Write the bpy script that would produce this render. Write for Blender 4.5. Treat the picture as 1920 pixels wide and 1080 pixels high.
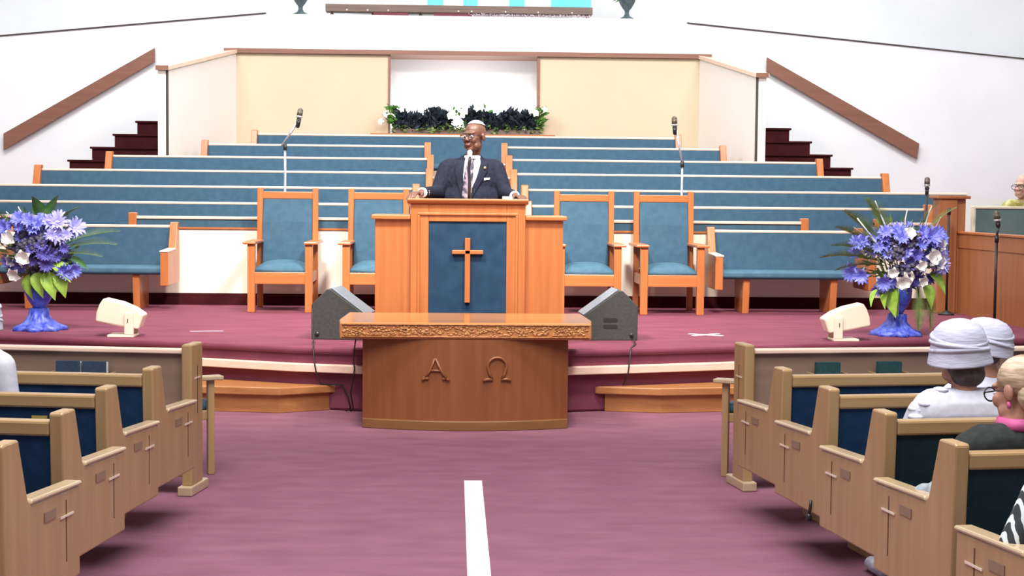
import bpy, bmesh, math, random
from mathutils import Vector, Matrix
from mathutils.bvhtree import BVHTree

S = bpy.context.scene
for o in list(bpy.data.objects):
    bpy.data.objects.remove(o, do_unlink=True)
COL = S.collection
PI = math.pi
rnd = random.Random(7)

# ------------------------------------------------------------------ camera
cam_data = bpy.data.cameras.new('camera')
cam_data.sensor_width = 36.0
cam_data.lens = 2900.0 / 1920.0 * 36.0
cam_data.clip_end = 200
cam = bpy.data.objects.new('camera', cam_data)
COL.objects.link(cam)
_r = Vector((0.99926383, -0.0371481, 0.00958194))
_u = Vector((-0.00733363, 0.06019368, 0.99815978))
_f = Vector((0.03765651, 0.99749523, -0.05987693))
cam.matrix_world = Matrix(((_r.x, _u.x, -_f.x, -0.09), (_r.y, _u.y, -_f.y, 0.0),
                           (_r.z, _u.z, -_f.z, 1.69), (0, 0, 0, 1)))
S.camera = cam

# ------------------------------------------------------------------ world, lamps, exposure
W = bpy.data.worlds.new('world')
S.world = W
W.use_nodes = True
W.node_tree.nodes['Background'].inputs[0].default_value = (0.85, 0.92, 1.0, 1)
W.node_tree.nodes['Background'].inputs[1].default_value = 0.5
S.view_settings.view_transform = 'Standard'
S.view_settings.look = 'None'
S.view_settings.exposure = 0.35
S.view_settings.gamma = 1.0


def area(name, loc, target, sx, sy, power, color=(1, 0.95, 0.88), spread=180):
    d = bpy.data.lights.new(name, 'AREA')
    d.shape = 'RECTANGLE'
    d.size = sx
    d.size_y = sy
    d.energy = power
    d.color = color
    d.spread = math.radians(spread)
    o = bpy.data.objects.new(name, d)
    COL.objects.link(o)
    o.location = loc
    o.rotation_euler = (Vector(target) - Vector(loc)).to_track_quat('-Z', 'Y').to_euler()
    return o


# ceiling lamps over the chancel, over the choir and over the nave
area('chancel_lamp', (-1.9, 9.8, 6.7), (-1.0, 15.4, 0.9), 0.9, 0.9, 155, (1, 0.95, 0.88), 80)
area('chancel_lamp', (1.9, 9.8, 6.7), (1.0, 15.4, 0.9), 0.9, 0.9, 165, (1, 0.95, 0.88), 80)
area('choir_lamp', (-4.5, 17.0, 7.5), (-4.5, 21.5, 2.0), 4.0, 2.0, 440, (0.93, 0.97, 1.0))
area('choir_lamp', (4.5, 17.0, 7.5), (4.5, 21.5, 2.0), 4.0, 2.0, 440, (0.93, 0.97, 1.0))
area('choir_lamp', (0.0, 16.5, 7.5), (0, 22.0, 2.6), 4.0, 1.5, 110, (1.0, 0.97, 0.92))
area('nave_lamp', (0.0, 4.5, 7.6), (0, 4.5, 0), 7.0, 6.0, 1080, (0.97, 0.98, 1.0))
area('baptistry_fill', (0.0, 22.86, 2.64), (0, 23.3, 3.25), 1.8, 0.1, 22, (0.95, 0.98, 1.0))  # added low behind the planter to whiten the shaded opening

# ------------------------------------------------------------------ materials


def base_mat(name, color, rough=0.6, spec=0.5, metal=0.0):
    m = bpy.data.materials.new(name)
    m.use_nodes = True
    b = m.node_tree.nodes['Principled BSDF']
    b.inputs['Base Color'].default_value = (*color, 1)
    b.inputs['Roughness'].default_value = rough
    b.inputs['Specular IOR Level'].default_value = spec
    b.inputs['Metallic'].default_value = metal
    return m


def noise_mat(name, c1, c2, scale=(8, 8, 8), rough=0.6, spec=0.4, detail=4.0, bump=0.0, contrast=(0.35, 0.65), metal=0.0, nscale=1.0):
    m = base_mat(name, c1, rough, spec, metal)
    nt = m.node_tree
    b = nt.nodes['Principled BSDF']
    tc = nt.nodes.new('ShaderNodeTexCoord')
    mp = nt.nodes.new('ShaderNodeMapping')
    mp.inputs['Scale'].default_value = scale
    n = nt.nodes.new('ShaderNodeTexNoise')
    n.inputs['Scale'].default_value = nscale
    n.inputs['Detail'].default_value = detail
    r = nt.nodes.new('ShaderNodeValToRGB')
    r.color_ramp.elements[0].position = contrast[0]
    r.color_ramp.elements[1].position = contrast[1]
    r.color_ramp.elements[0].color = (*c1, 1)
    r.color_ramp.elements[1].color = (*c2, 1)
    nt.links.new(tc.outputs['Object'], mp.inputs['Vector'])
    nt.links.new(mp.outputs['Vector'], n.inputs['Vector'])
    nt.links.new(n.outputs['Fac'], r.inputs['Fac'])
    nt.links.new(r.outputs['Color'], b.inputs['Base Color'])
    if bump:
        bp = nt.nodes.new('ShaderNodeBump')
        bp.inputs['Strength'].default_value = bump
        bp.inputs['Distance'].default_value = 0.01
        nt.links.new(n.outputs['Fac'], bp.inputs['Height'])
        nt.links.new(bp.outputs['Normal'], b.inputs['Normal'])
    return m


def wood(name, c1, c2, axis='Z', rough=0.35, spec=0.5):
    s = {'X': (1.2, 22, 22), 'Y': (22, 1.2, 22), 'Z': (22, 22, 1.2)}[axis]
    return noise_mat(name, c1, c2, s, rough, spec, 5.0, 0.03, (0.3, 0.7))


M = {}
HC1, HC2 = (0.41, 0.128, 0.038), (0.52, 0.174, 0.054)          # honey oak of the chancel
M['oak_v'] = wood('honey_oak_upright', HC1, HC2, 'Z', 0.3)
M['oak_h'] = wood('honey_oak_level', HC1, HC2, 'X', 0.3)
M['oak_y'] = wood('honey_oak_deep', HC1, HC2, 'Y', 0.3)
M['oak_pale_lit'] = wood('pale_lit_oak', (0.80, 0.58, 0.44), (0.87, 0.66, 0.53), 'X', 0.35)  # overexposed cream-pink of the lit rails put into the oak colour
M['table_body'] = wood('table_oak', (0.215, 0.072, 0.024), (0.26, 0.090, 0.031), 'Z', 0.35)
M['table_base'] = wood('table_base_oak', (0.20, 0.09, 0.03), (0.25, 0.115, 0.04), 'X', 0.4)
M['table_top'] = wood('table_top_oak', (0.50, 0.20, 0.065), (0.60, 0.26, 0.09), 'X', 0.16, 0.6)
M['carved'] = noise_mat('carved_oak', (0.33, 0.13, 0.04), (0.62, 0.30, 0.11), (60, 60, 60), 0.35)
M['pew_v'] = wood('pew_oak_upright', (0.34, 0.215, 0.095), (0.41, 0.268, 0.125), 'Z', 0.32)
M['pew_h'] = wood('pew_oak_level', (0.34, 0.215, 0.095), (0.41, 0.268, 0.125), 'X', 0.32)
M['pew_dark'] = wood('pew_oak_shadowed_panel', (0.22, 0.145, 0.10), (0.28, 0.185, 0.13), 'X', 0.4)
M['pew_cap'] = wood('pew_arm_cap', (0.42, 0.31, 0.18), (0.50, 0.38, 0.24), 'Y', 0.2, 0.6)
M['rail_brown'] = wood('brown_rail', (0.20, 0.085, 0.055), (0.25, 0.11, 0.07), 'X', 0.4)
M['step_wood'] = wood('step_oak', (0.36, 0.145, 0.048), (0.46, 0.205, 0.072), 'X', 0.28)
M['organ_wood'] = wood('organ_screen_oak', (0.31, 0.112, 0.040), (0.38, 0.147, 0.055), 'Z', 0.35)
M['blue'] = noise_mat('blue_fabric', (0.044, 0.100, 0.155), (0.056, 0.118, 0.178), (14, 14, 14), 0.85, 0.2, 6, 0.05)
M['blue_seat'] = noise_mat('blue_seat_fabric', (0.042, 0.110, 0.165), (0.056, 0.13, 0.19), (14, 14, 14), 0.7, 0.3, 6, 0.05)
M['blue_panel'] = noise_mat('blue_velvet', (0.016, 0.043, 0.085), (0.023, 0.058, 0.108), (9, 9, 9), 0.9, 0.15, 6, 0.05)
M['navy'] = noise_mat('navy_pew_fabric', (0.009, 0.034, 0.082), (0.014, 0.045, 0.105), (14, 14, 14), 0.9, 0.15, 6, 0.05)
M['green_navy'] = noise_mat('dark_teal_pew_fabric', (0.010, 0.028, 0.036), (0.015, 0.037, 0.046), (14, 14, 14), 0.9, 0.15, 6, 0.05)
M['wall'] = noise_mat('white_plaster', (0.84, 0.86, 0.87), (0.88, 0.89, 0.89), (1.5, 1.5, 1.5), 0.8, 0.2)
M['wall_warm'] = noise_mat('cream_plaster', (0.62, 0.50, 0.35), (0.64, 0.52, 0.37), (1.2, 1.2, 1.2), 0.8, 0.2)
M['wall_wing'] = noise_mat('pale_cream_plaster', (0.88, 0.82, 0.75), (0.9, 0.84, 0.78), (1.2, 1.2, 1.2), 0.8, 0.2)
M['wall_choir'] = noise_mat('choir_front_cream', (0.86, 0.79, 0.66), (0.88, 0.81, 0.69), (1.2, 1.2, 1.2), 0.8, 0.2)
M['ceiling'] = base_mat('ceiling_white', (0.85, 0.85, 0.84), 0.9, 0.1)
M['carpet_nave'] = noise_mat('burgundy_nave_carpet', (0.195, 0.075, 0.112), (0.245, 0.10, 0.145), (3, 7, 3), 0.9, 0.3, 9, 0.35, (0.3, 0.7))
M['carpet_stage'] = noise_mat('burgundy_stage_carpet', (0.165, 0.037, 0.062), (0.21, 0.054, 0.084), (2.2, 5, 2.2), 0.9, 0.3, 9, 0.35, (0.3, 0.7))
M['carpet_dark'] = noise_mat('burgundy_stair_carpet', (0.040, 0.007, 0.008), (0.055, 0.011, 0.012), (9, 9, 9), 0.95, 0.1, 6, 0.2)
M['cream'] = noise_mat('cream_plastic', (0.84, 0.70, 0.54), (0.87, 0.74, 0.58), (5, 5, 5), 0.45, 0.4)
M['black'] = noise_mat('black_metal', (0.012, 0.012, 0.013), (0.02, 0.02, 0.022), (20, 20, 20), 0.4, 0.5)
M['monitor'] = noise_mat('black_textured_cabinet', (0.042, 0.044, 0.038), (0.055, 0.057, 0.050), (40, 40, 40), 0.55, 0.4, 4, 0.2)
M['grille'] = noise_mat('grey_grille', (0.23, 0.27, 0.31), (0.30, 0.34, 0.38), (120, 120, 120), 0.4, 0.5, 3, 0.2, metal=0.2)
M['dark_slot'] = base_mat('dark_handle_slot', (0.012, 0.012, 0.011), 0.8)
M['chrome'] = noise_mat('chrome', (0.55, 0.6, 0.66), (0.68, 0.72, 0.76), (9, 9, 9), 0.25, 0.5, metal=0.8)
M['mic_head'] = noise_mat('bronze_mic_mesh', (0.10, 0.085, 0.06), (0.16, 0.14, 0.11), (90, 90, 90), 0.5, 0.5, metal=0.5)
M['white_tape'] = noise_mat('white_tape', (0.84, 0.87, 0.88), (0.88, 0.9, 0.9), (6, 6, 6), 0.5)
M['faint_tape'] = noise_mat('faint_grey_tape', (0.30, 0.19, 0.26), (0.36, 0.23, 0.30), (6, 6, 6), 0.6)
M['navy_suit'] = noise_mat('navy_suit_wool', (0.008, 0.010, 0.022), (0.014, 0.017, 0.032), (40, 40, 40), 0.85, 0.2, 5, 0.05)
M['shirt_white'] = noise_mat('white_cotton', (0.82, 0.83, 0.88), (0.86, 0.87, 0.9), (30, 30, 30), 0.8, 0.2)
M['white_knit_shaded'] = noise_mat('shaded_white_crepe', (0.50, 0.51, 0.59), (0.56, 0.57, 0.64), (35, 35, 35), 0.85, 0.2, 5, 0.1)  # lavender-grey shade of the turned backs mixed into the white
M['white_straw_shaded'] = noise_mat('white_straw_shaded', (0.44, 0.45, 0.56), (0.52, 0.53, 0.63), (20, 20, 90), 0.75, 0.25, 4, 0.3)  # white straw dulled to lavender, shade included in the colour
M['skin_dark'] = noise_mat('brown_skin', (0.115, 0.050, 0.032), (0.15, 0.066, 0.042), (12, 12, 12), 0.42, 0.45)
M['skin_light'] = noise_mat('light_skin', (0.62, 0.35, 0.27), (0.68, 0.40, 0.31), (12, 12, 12), 0.45, 0.4)
M['skin_mid'] = noise_mat('tan_skin', (0.36, 0.18, 0.12), (0.42, 0.22, 0.15), (12, 12, 12), 0.45, 0.4)
M['hair_dark'] = noise_mat('dark_hair', (0.045, 0.03, 0.028), (0.09, 0.065, 0.06), (40, 40, 40), 0.6, 0.3, 5, 0.3)
M['hair_grey'] = noise_mat('grey_hair', (0.36, 0.31, 0.34), (0.56, 0.50, 0.55), (40, 40, 40), 0.6, 0.3, 5, 0.3)
M['hair_blond'] = noise_mat('ash_blond_hair', (0.30, 0.20, 0.11), (0.62, 0.50, 0.36), (10, 10, 60), 0.5, 0.4, 5, 0.4)
M['tie'] = noise_mat('patterned_tie', (0.03, 0.03, 0.05), (0.26, 0.22, 0.25), (30, 30, 22), 0.6, 0.3, 3, 0, (0.42, 0.6))
M['eye_white'] = base_mat('eye_white', (0.75, 0.72, 0.7), 0.3)
M['lips'] = base_mat('lips', (0.12, 0.045, 0.035), 0.55)
M['gold'] = base_mat('gold_pin', (0.7, 0.5, 0.25), 0.3, 0.5, 0.8)
M['black_dress'] = noise_mat('black_knit', (0.016, 0.020, 0.018), (0.03, 0.035, 0.032), (30, 30, 30), 0.8, 0.25, 5, 0.1)
M['pink'] = noise_mat('pink_scarf', (0.45, 0.06, 0.2), (0.6, 0.12, 0.3), (20, 20, 20), 0.7)
M['olive'] = noise_mat('olive_print_shirt', (0.32, 0.30, 0.07), (0.62, 0.55, 0.28), (16, 16, 16), 0.8, 0.2, 3, 0, (0.4, 0.6))
M['teal_glass'] = noise_mat('grey_teal_panel', (0.09, 0.16, 0.16), (0.13, 0.21, 0.21), (2, 2, 2), 0.25, 0.5)
M['cream_edge'] = base_mat('cream_edge', (0.85, 0.8, 0.62), 0.5)
M['silver_cloth'] = noise_mat('silver_grey_cloth', (0.16, 0.21, 0.24), (0.45, 0.52, 0.55), (12, 12, 12), 0.4, 0.5, 4, 0.3, metal=0.2)
M['coat'] = noise_mat('pale_mint_cloth', (0.62, 0.78, 0.75), (0.72, 0.86, 0.83), (12, 12, 12), 0.7)
M['book_navy'] = noise_mat('navy_book_cloth', (0.025, 0.05, 0.085), (0.04, 0.07, 0.11), (40, 40, 40), 0.6)
M['book_teal'] = noise_mat('teal_book_cloth', (0.012, 0.055, 0.06), (0.022, 0.075, 0.08), (40, 40, 40), 0.6)
M['paper'] = base_mat('paper', (0.75, 0.72, 0.68), 0.8)
M['yellow'] = base_mat('yellow_card', (0.36, 0.28, 0.04), 0.7)
M['brass'] = base_mat('pale_brass', (0.85, 0.75, 0.6), 0.25, 0.6, 0.3)
M['plate'] = base_mat('dull_brass_plate', (0.24, 0.16, 0.10), 0.35, 0.5)
M['groove'] = base_mat('dark_groove', (0.09, 0.04, 0.015), 0.8)
M['cap_and_shadow'] = base_mat('dark_cap_and_shadow', (0.05, 0.04, 0.035), 0.8)
M['vase_blue'] = noise_mat('cobalt_blue_glaze', (0.02, 0.045, 0.50), (0.10, 0.18, 0.75), (14, 14, 14), 0.2, 0.6, 4, 0.2)
M['tulle'] = noise_mat('blue_tulle', (0.03, 0.05, 0.48), (0.16, 0.22, 0.75), (22, 22, 22), 0.4, 0.5, 5, 0.4)
M['petal_blue'] = noise_mat('periwinkle_petal', (0.16, 0.18, 0.72), (0.34, 0.36, 0.88), (30, 30, 30), 0.6, 0.3)
M['petal_lilac'] = noise_mat('lilac_petal', (0.34, 0.32, 0.78), (0.5, 0.48, 0.88), (30, 30, 30), 0.6, 0.3)
M['petal_violet'] = noise_mat('violet_petal', (0.09, 0.08, 0.36), (0.16, 0.14, 0.5), (30, 30, 30), 0.6, 0.3)
M['petal_white'] = noise_mat('white_petal', (0.80, 0.79, 0.74), (0.88, 0.86, 0.8), (30, 30, 30), 0.6, 0.3)
M['filler'] = noise_mat('dusky_filler', (0.05, 0.045, 0.09), (0.14, 0.13, 0.17), (40, 40, 40), 0.7)
M['leaf'] = noise_mat('green_leaf', (0.05, 0.17, 0.03), (0.12, 0.30, 0.05), (14, 14, 14), 0.5, 0.4)
M['leaf_lime'] = noise_mat('lime_leaf', (0.22, 0.40, 0.04), (0.36, 0.55, 0.09), (14, 14, 14), 0.5, 0.4)
M['leaf_dark'] = noise_mat('dark_foliage', (0.012, 0.022, 0.03), (0.05, 0.065, 0.09), (14, 14, 14), 0.6, 0.3)
M['leaf_olive'] = noise_mat('olive_foliage', (0.11, 0.18, 0.05), (0.22, 0.31, 0.09), (14, 14, 14), 0.6, 0.3)
M['twig'] = noise_mat('silver_twig', (0.6, 0.62, 0.68), (0.75, 0.77, 0.8), (20, 20, 20), 0.5)
M['urn'] = noise_mat('verdigris_urn', (0.06, 0.09, 0.10), (0.12, 0.16, 0.17), (12, 12, 12), 0.5)
M['beam'] = wood('dark_altar_wood', (0.13, 0.085, 0.065), (0.19, 0.125, 0.095), 'X', 0.5)
M['cyan'] = noise_mat('cyan_cloth', (0.16, 0.68, 0.8), (0.22, 0.74, 0.85), (3, 3, 3), 0.8)
M['banner'] = noise_mat('cream_banner', (0.86, 0.84, 0.72), (0.88, 0.86, 0.76), (3, 3, 3), 0.8)
M['purple'] = base_mat('purple_cloth', (0.18, 0.1, 0.33), 0.7)
M['maroon'] = base_mat('maroon_box', (0.16, 0.03, 0.05), 0.7)
M['blossom_pink'] = noise_mat('pale_pink_blossom', (0.5, 0.36, 0.4), (0.8, 0.7, 0.74), (40, 40, 40), 0.7)
M['print'] = None
m = base_mat('black_white_print', (0.02, 0.025, 0.03), 0.6)
nt = m.node_tree
tc = nt.nodes.new('ShaderNodeTexCoord')
wv = nt.nodes.new('ShaderNodeTexWave')
wv.inputs['Scale'].default_value = 13
wv.inputs['Distortion'].default_value = 4
rp = nt.nodes.new('ShaderNodeValToRGB')
rp.color_ramp.elements[0].position = 0.62
rp.color_ramp.elements[1].position = 0.75
rp.color_ramp.elements[0].color = (0.018, 0.025, 0.028, 1)
rp.color_ramp.elements[1].color = (0.6, 0.68, 0.66, 1)
nt.links.new(tc.outputs['Object'], wv.inputs['Vector'])
nt.links.new(wv.outputs['Fac'], rp.inputs['Fac'])
nt.links.new(rp.outputs['Color'], nt.nodes['Principled BSDF'].inputs['Base Color'])
M['print'] = m
g = base_mat('clear_lens', (0.9, 0.92, 0.95), 0.05, 0.5)
g.node_tree.nodes['Principled BSDF'].inputs['Transmission Weight'].default_value = 0.9
M['lens'] = g

# ------------------------------------------------------------------ building helpers


def empty(name, loc=(0, 0, 0), rz=0.0):
    o = bpy.data.objects.new(name, None)
    COL.objects.link(o)
    o.location = loc
    o.rotation_euler = (0, 0, rz)
    o.empty_display_size = 0.1
    return o


def tag(o, label=None, cat=None, group=None, kind=None):
    if label:
        o['label'] = label
    if cat:
        o['category'] = cat
    if group:
        o['group'] = group
    if kind:
        o['kind'] = kind
    return o


def thing(name, label, cat, loc=(0, 0, 0), rz=0.0, group=None):
    return tag(empty(name, loc, rz), label, cat, group)


def dup(root, loc, rz, label):
    r = root.copy()
    COL.objects.link(r)
    r.location = loc
    r.rotation_euler = (0, 0, rz)
    r['label'] = label
    for ch in root.children:
        c = ch.copy()
        COL.objects.link(c)
        c.parent = r
        for gc in ch.children:
            d = gc.copy()
            COL.objects.link(d)
            d.parent = c
    return r


class MB:
    def __init__(self):
        self.b = bmesh.new()

    def box(self, x0, x1, y0, y1, z0, z1, mat=None):
        vs = [self.b.verts.new(Vector(p)) for p in
              ((x0, y0, z0), (x1, y0, z0), (x1, y1, z0), (x0, y1, z0),
               (x0, y0, z1), (x1, y0, z1), (x1, y1, z1), (x0, y1, z1))]
        if mat is not None:
            for v in vs:
                v.co = mat @ v.co
        for f in ((0, 3, 2, 1), (4, 5, 6, 7), (0, 1, 5, 4), (1, 2, 6, 5), (2, 3, 7, 6), (3, 0, 4, 7)):
            self.b.faces.new([vs[i] for i in f])
        return self

    def prism(self, pts, axis, a, b):
        """closed outline pts (p,q) extruded along axis from a to b. X:(y,z) Y:(x,z) Z:(x,y)"""
        def mk(p, t):
            return {'X': (t, p[0], p[1]), 'Y': (p[0], t, p[1]), 'Z': (p[0], p[1], t)}[axis]
        A = [self.b.verts.new(mk(p, a)) for p in pts]
        B = [self.b.verts.new(mk(p, b)) for p in pts]
        n = len(pts)
        self.b.faces.new(A)
        self.b.faces.new(B[::-1])
        for i in range(n):
            j = (i + 1) % n
            self.b.faces.new((A[j], A[i], B[i], B[j]))
        return self

    def tube(self, pts, r, seg=8, r1=None, cap=True):
        pts = [Vector(p) for p in pts]
        n = len(pts)
        rings = []
        prev = None
        for i, p in enumerate(pts):
            t = (pts[min(i + 1, n - 1)] - pts[max(i - 1, 0)]).normalized()
            a = prev if prev is not None else (Vector((0, 0, 1)) if abs(t.z) < 0.9 else Vector((1, 0, 0)))
            x = t.cross(a).normalized()
            y = x.cross(t).normalized()
            prev = y
            rr = r if r1 is None else r + (r1 - r) * i / max(1, n - 1)
            rings.append([self.b.verts.new(p + rr * (math.cos(2 * PI * k / seg) * x + math.sin(2 * PI * k / seg) * y)) for k in range(seg)])
        for i in range(n - 1):
            for k in range(seg):
                self.b.faces.new((rings[i][k], rings[i][(k + 1) % seg], rings[i + 1][(k + 1) % seg], rings[i + 1][k]))
        if cap:
            self.b.faces.new(rings[0][::-1])
            self.b.faces.new(rings[-1])
        return self

    def lathe(self, prof, c=(0, 0, 0), seg=24, wob=None, mat=None):
        c = Vector(c)
        rings = []
        for (rr, z) in prof:
            ring = []
            for k in range(seg):
                a = 2 * PI * k / seg
                q = rr * (1 + (wob(a, z) if wob else 0))
                v = Vector((q * math.cos(a), q * math.sin(a), z))
                if mat is not None:
                    v = mat @ v
                ring.append(self.b.verts.new(c + v))
            rings.append(ring)
        for i in range(len(rings) - 1):
            for k in range(seg):
                self.b.faces.new((rings[i][k], rings[i][(k + 1) % seg], rings[i + 1][(k + 1) % seg], rings[i + 1][k]))
        self.b.faces.new(rings[0][::-1])
        self.b.faces.new(rings[-1])
        return self

    def ell(self, c, r, mat=None, u=16, v=10):
        rr = (r, r, r) if isinstance(r, (int, float)) else r
        mt = Matrix.Translation(Vector(c)) @ Matrix.Diagonal((*rr, 1))
        if mat is not None:
            mt = mat @ mt
        bmesh.ops.create_uvsphere(self.b, u_segments=u, v_segments=v, radius=1, matrix=mt)
        return self

    def cap(self, p0, r0, p1, r1, mat=None, seg=12):
        """capsule with different end radii"""
        p0, p1 = Vector(p0), Vector(p1)
        if mat is not None:
            p0, p1 = mat @ p0, mat @ p1
        self.ell(p0, r0, None, seg, 8)
        self.ell(p1, r1, None, seg, 8)
        d = p1 - p0
        if d.length > 1e-5:
            q = d.to_track_quat('Z', 'Y').to_matrix().to_4x4()
            bmesh.ops.create_cone(self.b, cap_ends=True, segments=seg, radius1=r0, radius2=r1, depth=d.length,
                                  matrix=Matrix.Translation((p0 + p1) / 2) @ q)
        return self

    def build(self, name, mat, parent=None, smooth=False, bevel=0.0, seg=2):
        bmesh.ops.recalc_face_normals(self.b, faces=self.b.faces)
        me = bpy.data.meshes.new(name)
        self.b.to_mesh(me)
        self.b.free()
        me.materials.append(mat)
        if smooth:
            for p in me.polygons:
                p.use_smooth = True
        o = bpy.data.objects.new(name, me)
        COL.objects.link(o)
        if parent is not None:
            o.parent = parent
        if bevel:
            m = o.modifiers.new('bevel', 'BEVEL')
            m.width = bevel
            m.segments = seg
            m.limit_method = 'ANGLE'
        return o


def remesh(o, voxel, smooth=3):
    m = o.modifiers.new('r', 'REMESH')
    m.mode = 'VOXEL'
    m.voxel_size = voxel
    s = o.modifiers.new('s', 'SMOOTH')
    s.factor = 0.5
    s.iterations = smooth
    dg = bpy.context.evaluated_depsgraph_get()
    me = bpy.data.meshes.new_from_object(o.evaluated_get(dg))
    o.modifiers.clear()
    old = o.data
    o.data = me
    bpy.data.meshes.remove(old)
    for p in me.polygons:
        p.use_smooth = True
    return o


def struct(o):
    o['kind'] = 'structure'
    return o


def sbox(name, x0, x1, y0, y1, z0, z1, mat):
    return struct(MB().box(x0, x1, y0, y1, z0, z1).build(name, mat))


# ------------------------------------------------------------------ the room
sbox('floor', -10, 10, -6, 24.6, -0.12, 0.0, M['carpet_nave'])
sbox('wall_left', -10.2, -10.0, -6, 24.6, 0, 8, M['wall'])
sbox('wall_right', 10.0, 10.2, -6, 24.6, 0, 8, M['wall'])
sbox('wall_rear', -10.2, 10.2, -6.2, -6.0, 0, 8, M['wall'])
sbox('ceiling', -10.2, 10.2, -6.2, 24.8, 8.0, 8.2, M['ceiling'])
sbox('wall_back', -10.2, 10.2, 24.6, 24.8, 0, 8, M['wall'])

SF = 0.49                                         # stage floor height
STAGE = [(-9.9, 14.2), (-5.6, 13.6), (-4.0, 13.08), (-3.0, 12.72), (-2.1, 12.47), (-1.3, 12.12), (-0.8, 11.98), (0.8, 11.98),
         (1.3, 12.12), (2.2, 12.42), (3.05, 12.74), (4.1, 13.16), (5.5, 13.35), (9.9, 13.6)]
struct(MB().prism(STAGE + [(9.9, 16.6), (-9.9, 16.6)], 'Z', 0.001, SF).build('stage', M['carpet_stage'], bevel=0.02))


def strip(pts, off, th, z0, z1):
    """a lath along a floor outline, proud of it by off"""
    mb = MB()
    out, inn = [], []
    for i, p in enumerate(pts):
        a = Vector(pts[max(i - 1, 0)])
        b = Vector(pts[min(i + 1, len(pts) - 1)])
        t = (b - a).normalized()
        n = Vector((t.y, -t.x))
        out.append(Vector(p) + n * off)
        inn.append(Vector(p) + n * (off - th))
    return mb.prism([tuple(v) for v in out] + [tuple(v) for v in inn[::-1]], 'Z', z0, z1)


struct(strip(STAGE, 0.07, 0.075, 0.30, 0.362).build('trim_1', M['oak_pale_lit'], bevel=0.006))
struct(strip(STAGE, 0.03, 0.06, 0.44, 0.489).build('trim_2', M['carpet_stage'], bevel=0.018))

# choir front wall and the stepped choir floor
sbox('wall_choir', -9.9, 5.4, 16.6, 16.72, 0.615, 1.30, M['wall_choir'])
sbox('baseboard_choir', -9.9, 5.4, 16.58, 16.72, SF, 0.615, M['carpet_dark'])
sbox('trim_3', -9.9, 5.4, 16.58, 16.74, 1.30, 1.318, M['oak_h'])
ROWY = [16.75, 17.5, 18.35, 19.2, 20.05, 20.9, 21.75]
ROWZ = [1.425, 1.583, 1.768, 1.965, 2.158, 2.345, 2.520]
PH = 0.86
for i in range(1, 7):
    y0 = 16.72 if i == 1 else ROWY[i - 1] + 0.16
    y1 = ROWY[i] + 0.16 if i < 6 else 22.6
    sbox('choir_tier', -9.9, 5.4 if i == 1 else 9.9, y0, y1, 0, ROWZ[i] - PH, M['carpet_stage'])
sbox('choir_tier', -9.9, 9.9, 22.6, 23.4, 0, ROWZ[6] - PH, M['carpet_stage'])

# the choir niche: centre wall, baptistry opening, flaring wings
NY = 22.6
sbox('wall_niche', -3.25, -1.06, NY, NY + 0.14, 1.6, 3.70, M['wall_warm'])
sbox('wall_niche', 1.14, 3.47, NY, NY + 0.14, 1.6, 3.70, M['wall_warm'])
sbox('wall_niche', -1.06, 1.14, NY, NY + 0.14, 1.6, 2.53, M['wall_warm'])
sbox('trim_4', -3.42, 3.64, NY - 0.06, NY + 0.9, 3.70, 3.765, M['rail_brown'])
sbox('trim_5', -1.06, -1.03, NY - 0.02, NY + 0.16, 2.56, 3.70, M['rail_brown'])
sbox('trim_5', 1.10, 1.14, NY - 0.02, NY + 0.16, 2.56, 3.70, M['rail_brown'])
sbox('trim_6', -1.3, 1.35, NY - 0.28, NY + 0.3, 2.53, 2.56, M['oak_h'])
sbox('wall_baptistry', -1.4, 1.5, NY + 0.72, NY + 0.78, 2.0, 3.72, M['wall'])


def wing(s, xa, xb):
    # wing wall from the niche corner forward and outward, its top sloping down
    ya, yb, za, zb = NY, 20.55, 3.70, 3.285
    d = 0.125 * s
    b = bmesh.new()
    pts = [(xa, ya), (xb, yb), (xb + d, yb), (xa + d, ya + 0.1)]
    zt = [za, zb, zb, za]
    lo = [b.verts.new((p[0], p[1], 1.2)) for p in pts]
    hi = [b.verts.new((p[0], p[1], z)) for p, z in zip(pts, zt)]
    b.faces.new(lo)
    b.faces.new(hi)
    for i in range(4):
        j = (i + 1) % 4
        b.faces.new((lo[i], lo[j], hi[j], hi[i]))
    mb = MB()
    mb.b = b
    struct(mb.build('wall_wing', M['wall_wing']))
    b = bmesh.new()
    e = 0.03 * s
    pts = [(xa - e, ya - 0.03), (xb - e, yb - 0.03), (xb + d + e, yb - 0.03), (xa + d + e, ya + 0.1)]
    lo = [b.verts.new((p[0], p[1], z)) for p, z in zip(pts, zt)]
    hi = [b.verts.new((p[0], p[1], z + 0.05)) for p, z in zip(pts, zt)]
    b.faces.new(lo)
    b.faces.new(hi)
    for i in range(4):
        j = (i + 1) % 4
        b.faces.new((lo[i], lo[j], hi[j], hi[i]))
    mb = MB()
    mb.b = b
    struct(mb.build('trim_7', M['oak_pale_lit']))
    x0, x1 = sorted((xb - 0.02 * s, xb + d + 0.02 * s))
    sbox('trim_8', x0, x1, yb - 0.05, yb - 0.03, zb - 0.005, zb + 0.055, M['rail_brown'])
    x0, x1 = sorted((xb - 0.012 * s, xb + 0.018 * s))
    sbox('shadow_strip', x0, x1, yb - 0.012, yb + 0.02, 1.3, zb, M['cap_and_shadow'])  # dark strip painted in for the shadow gap at the wing edge


wing(-1, -3.25, -3.86)
wing(1, 3.47, 3.92)

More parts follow.
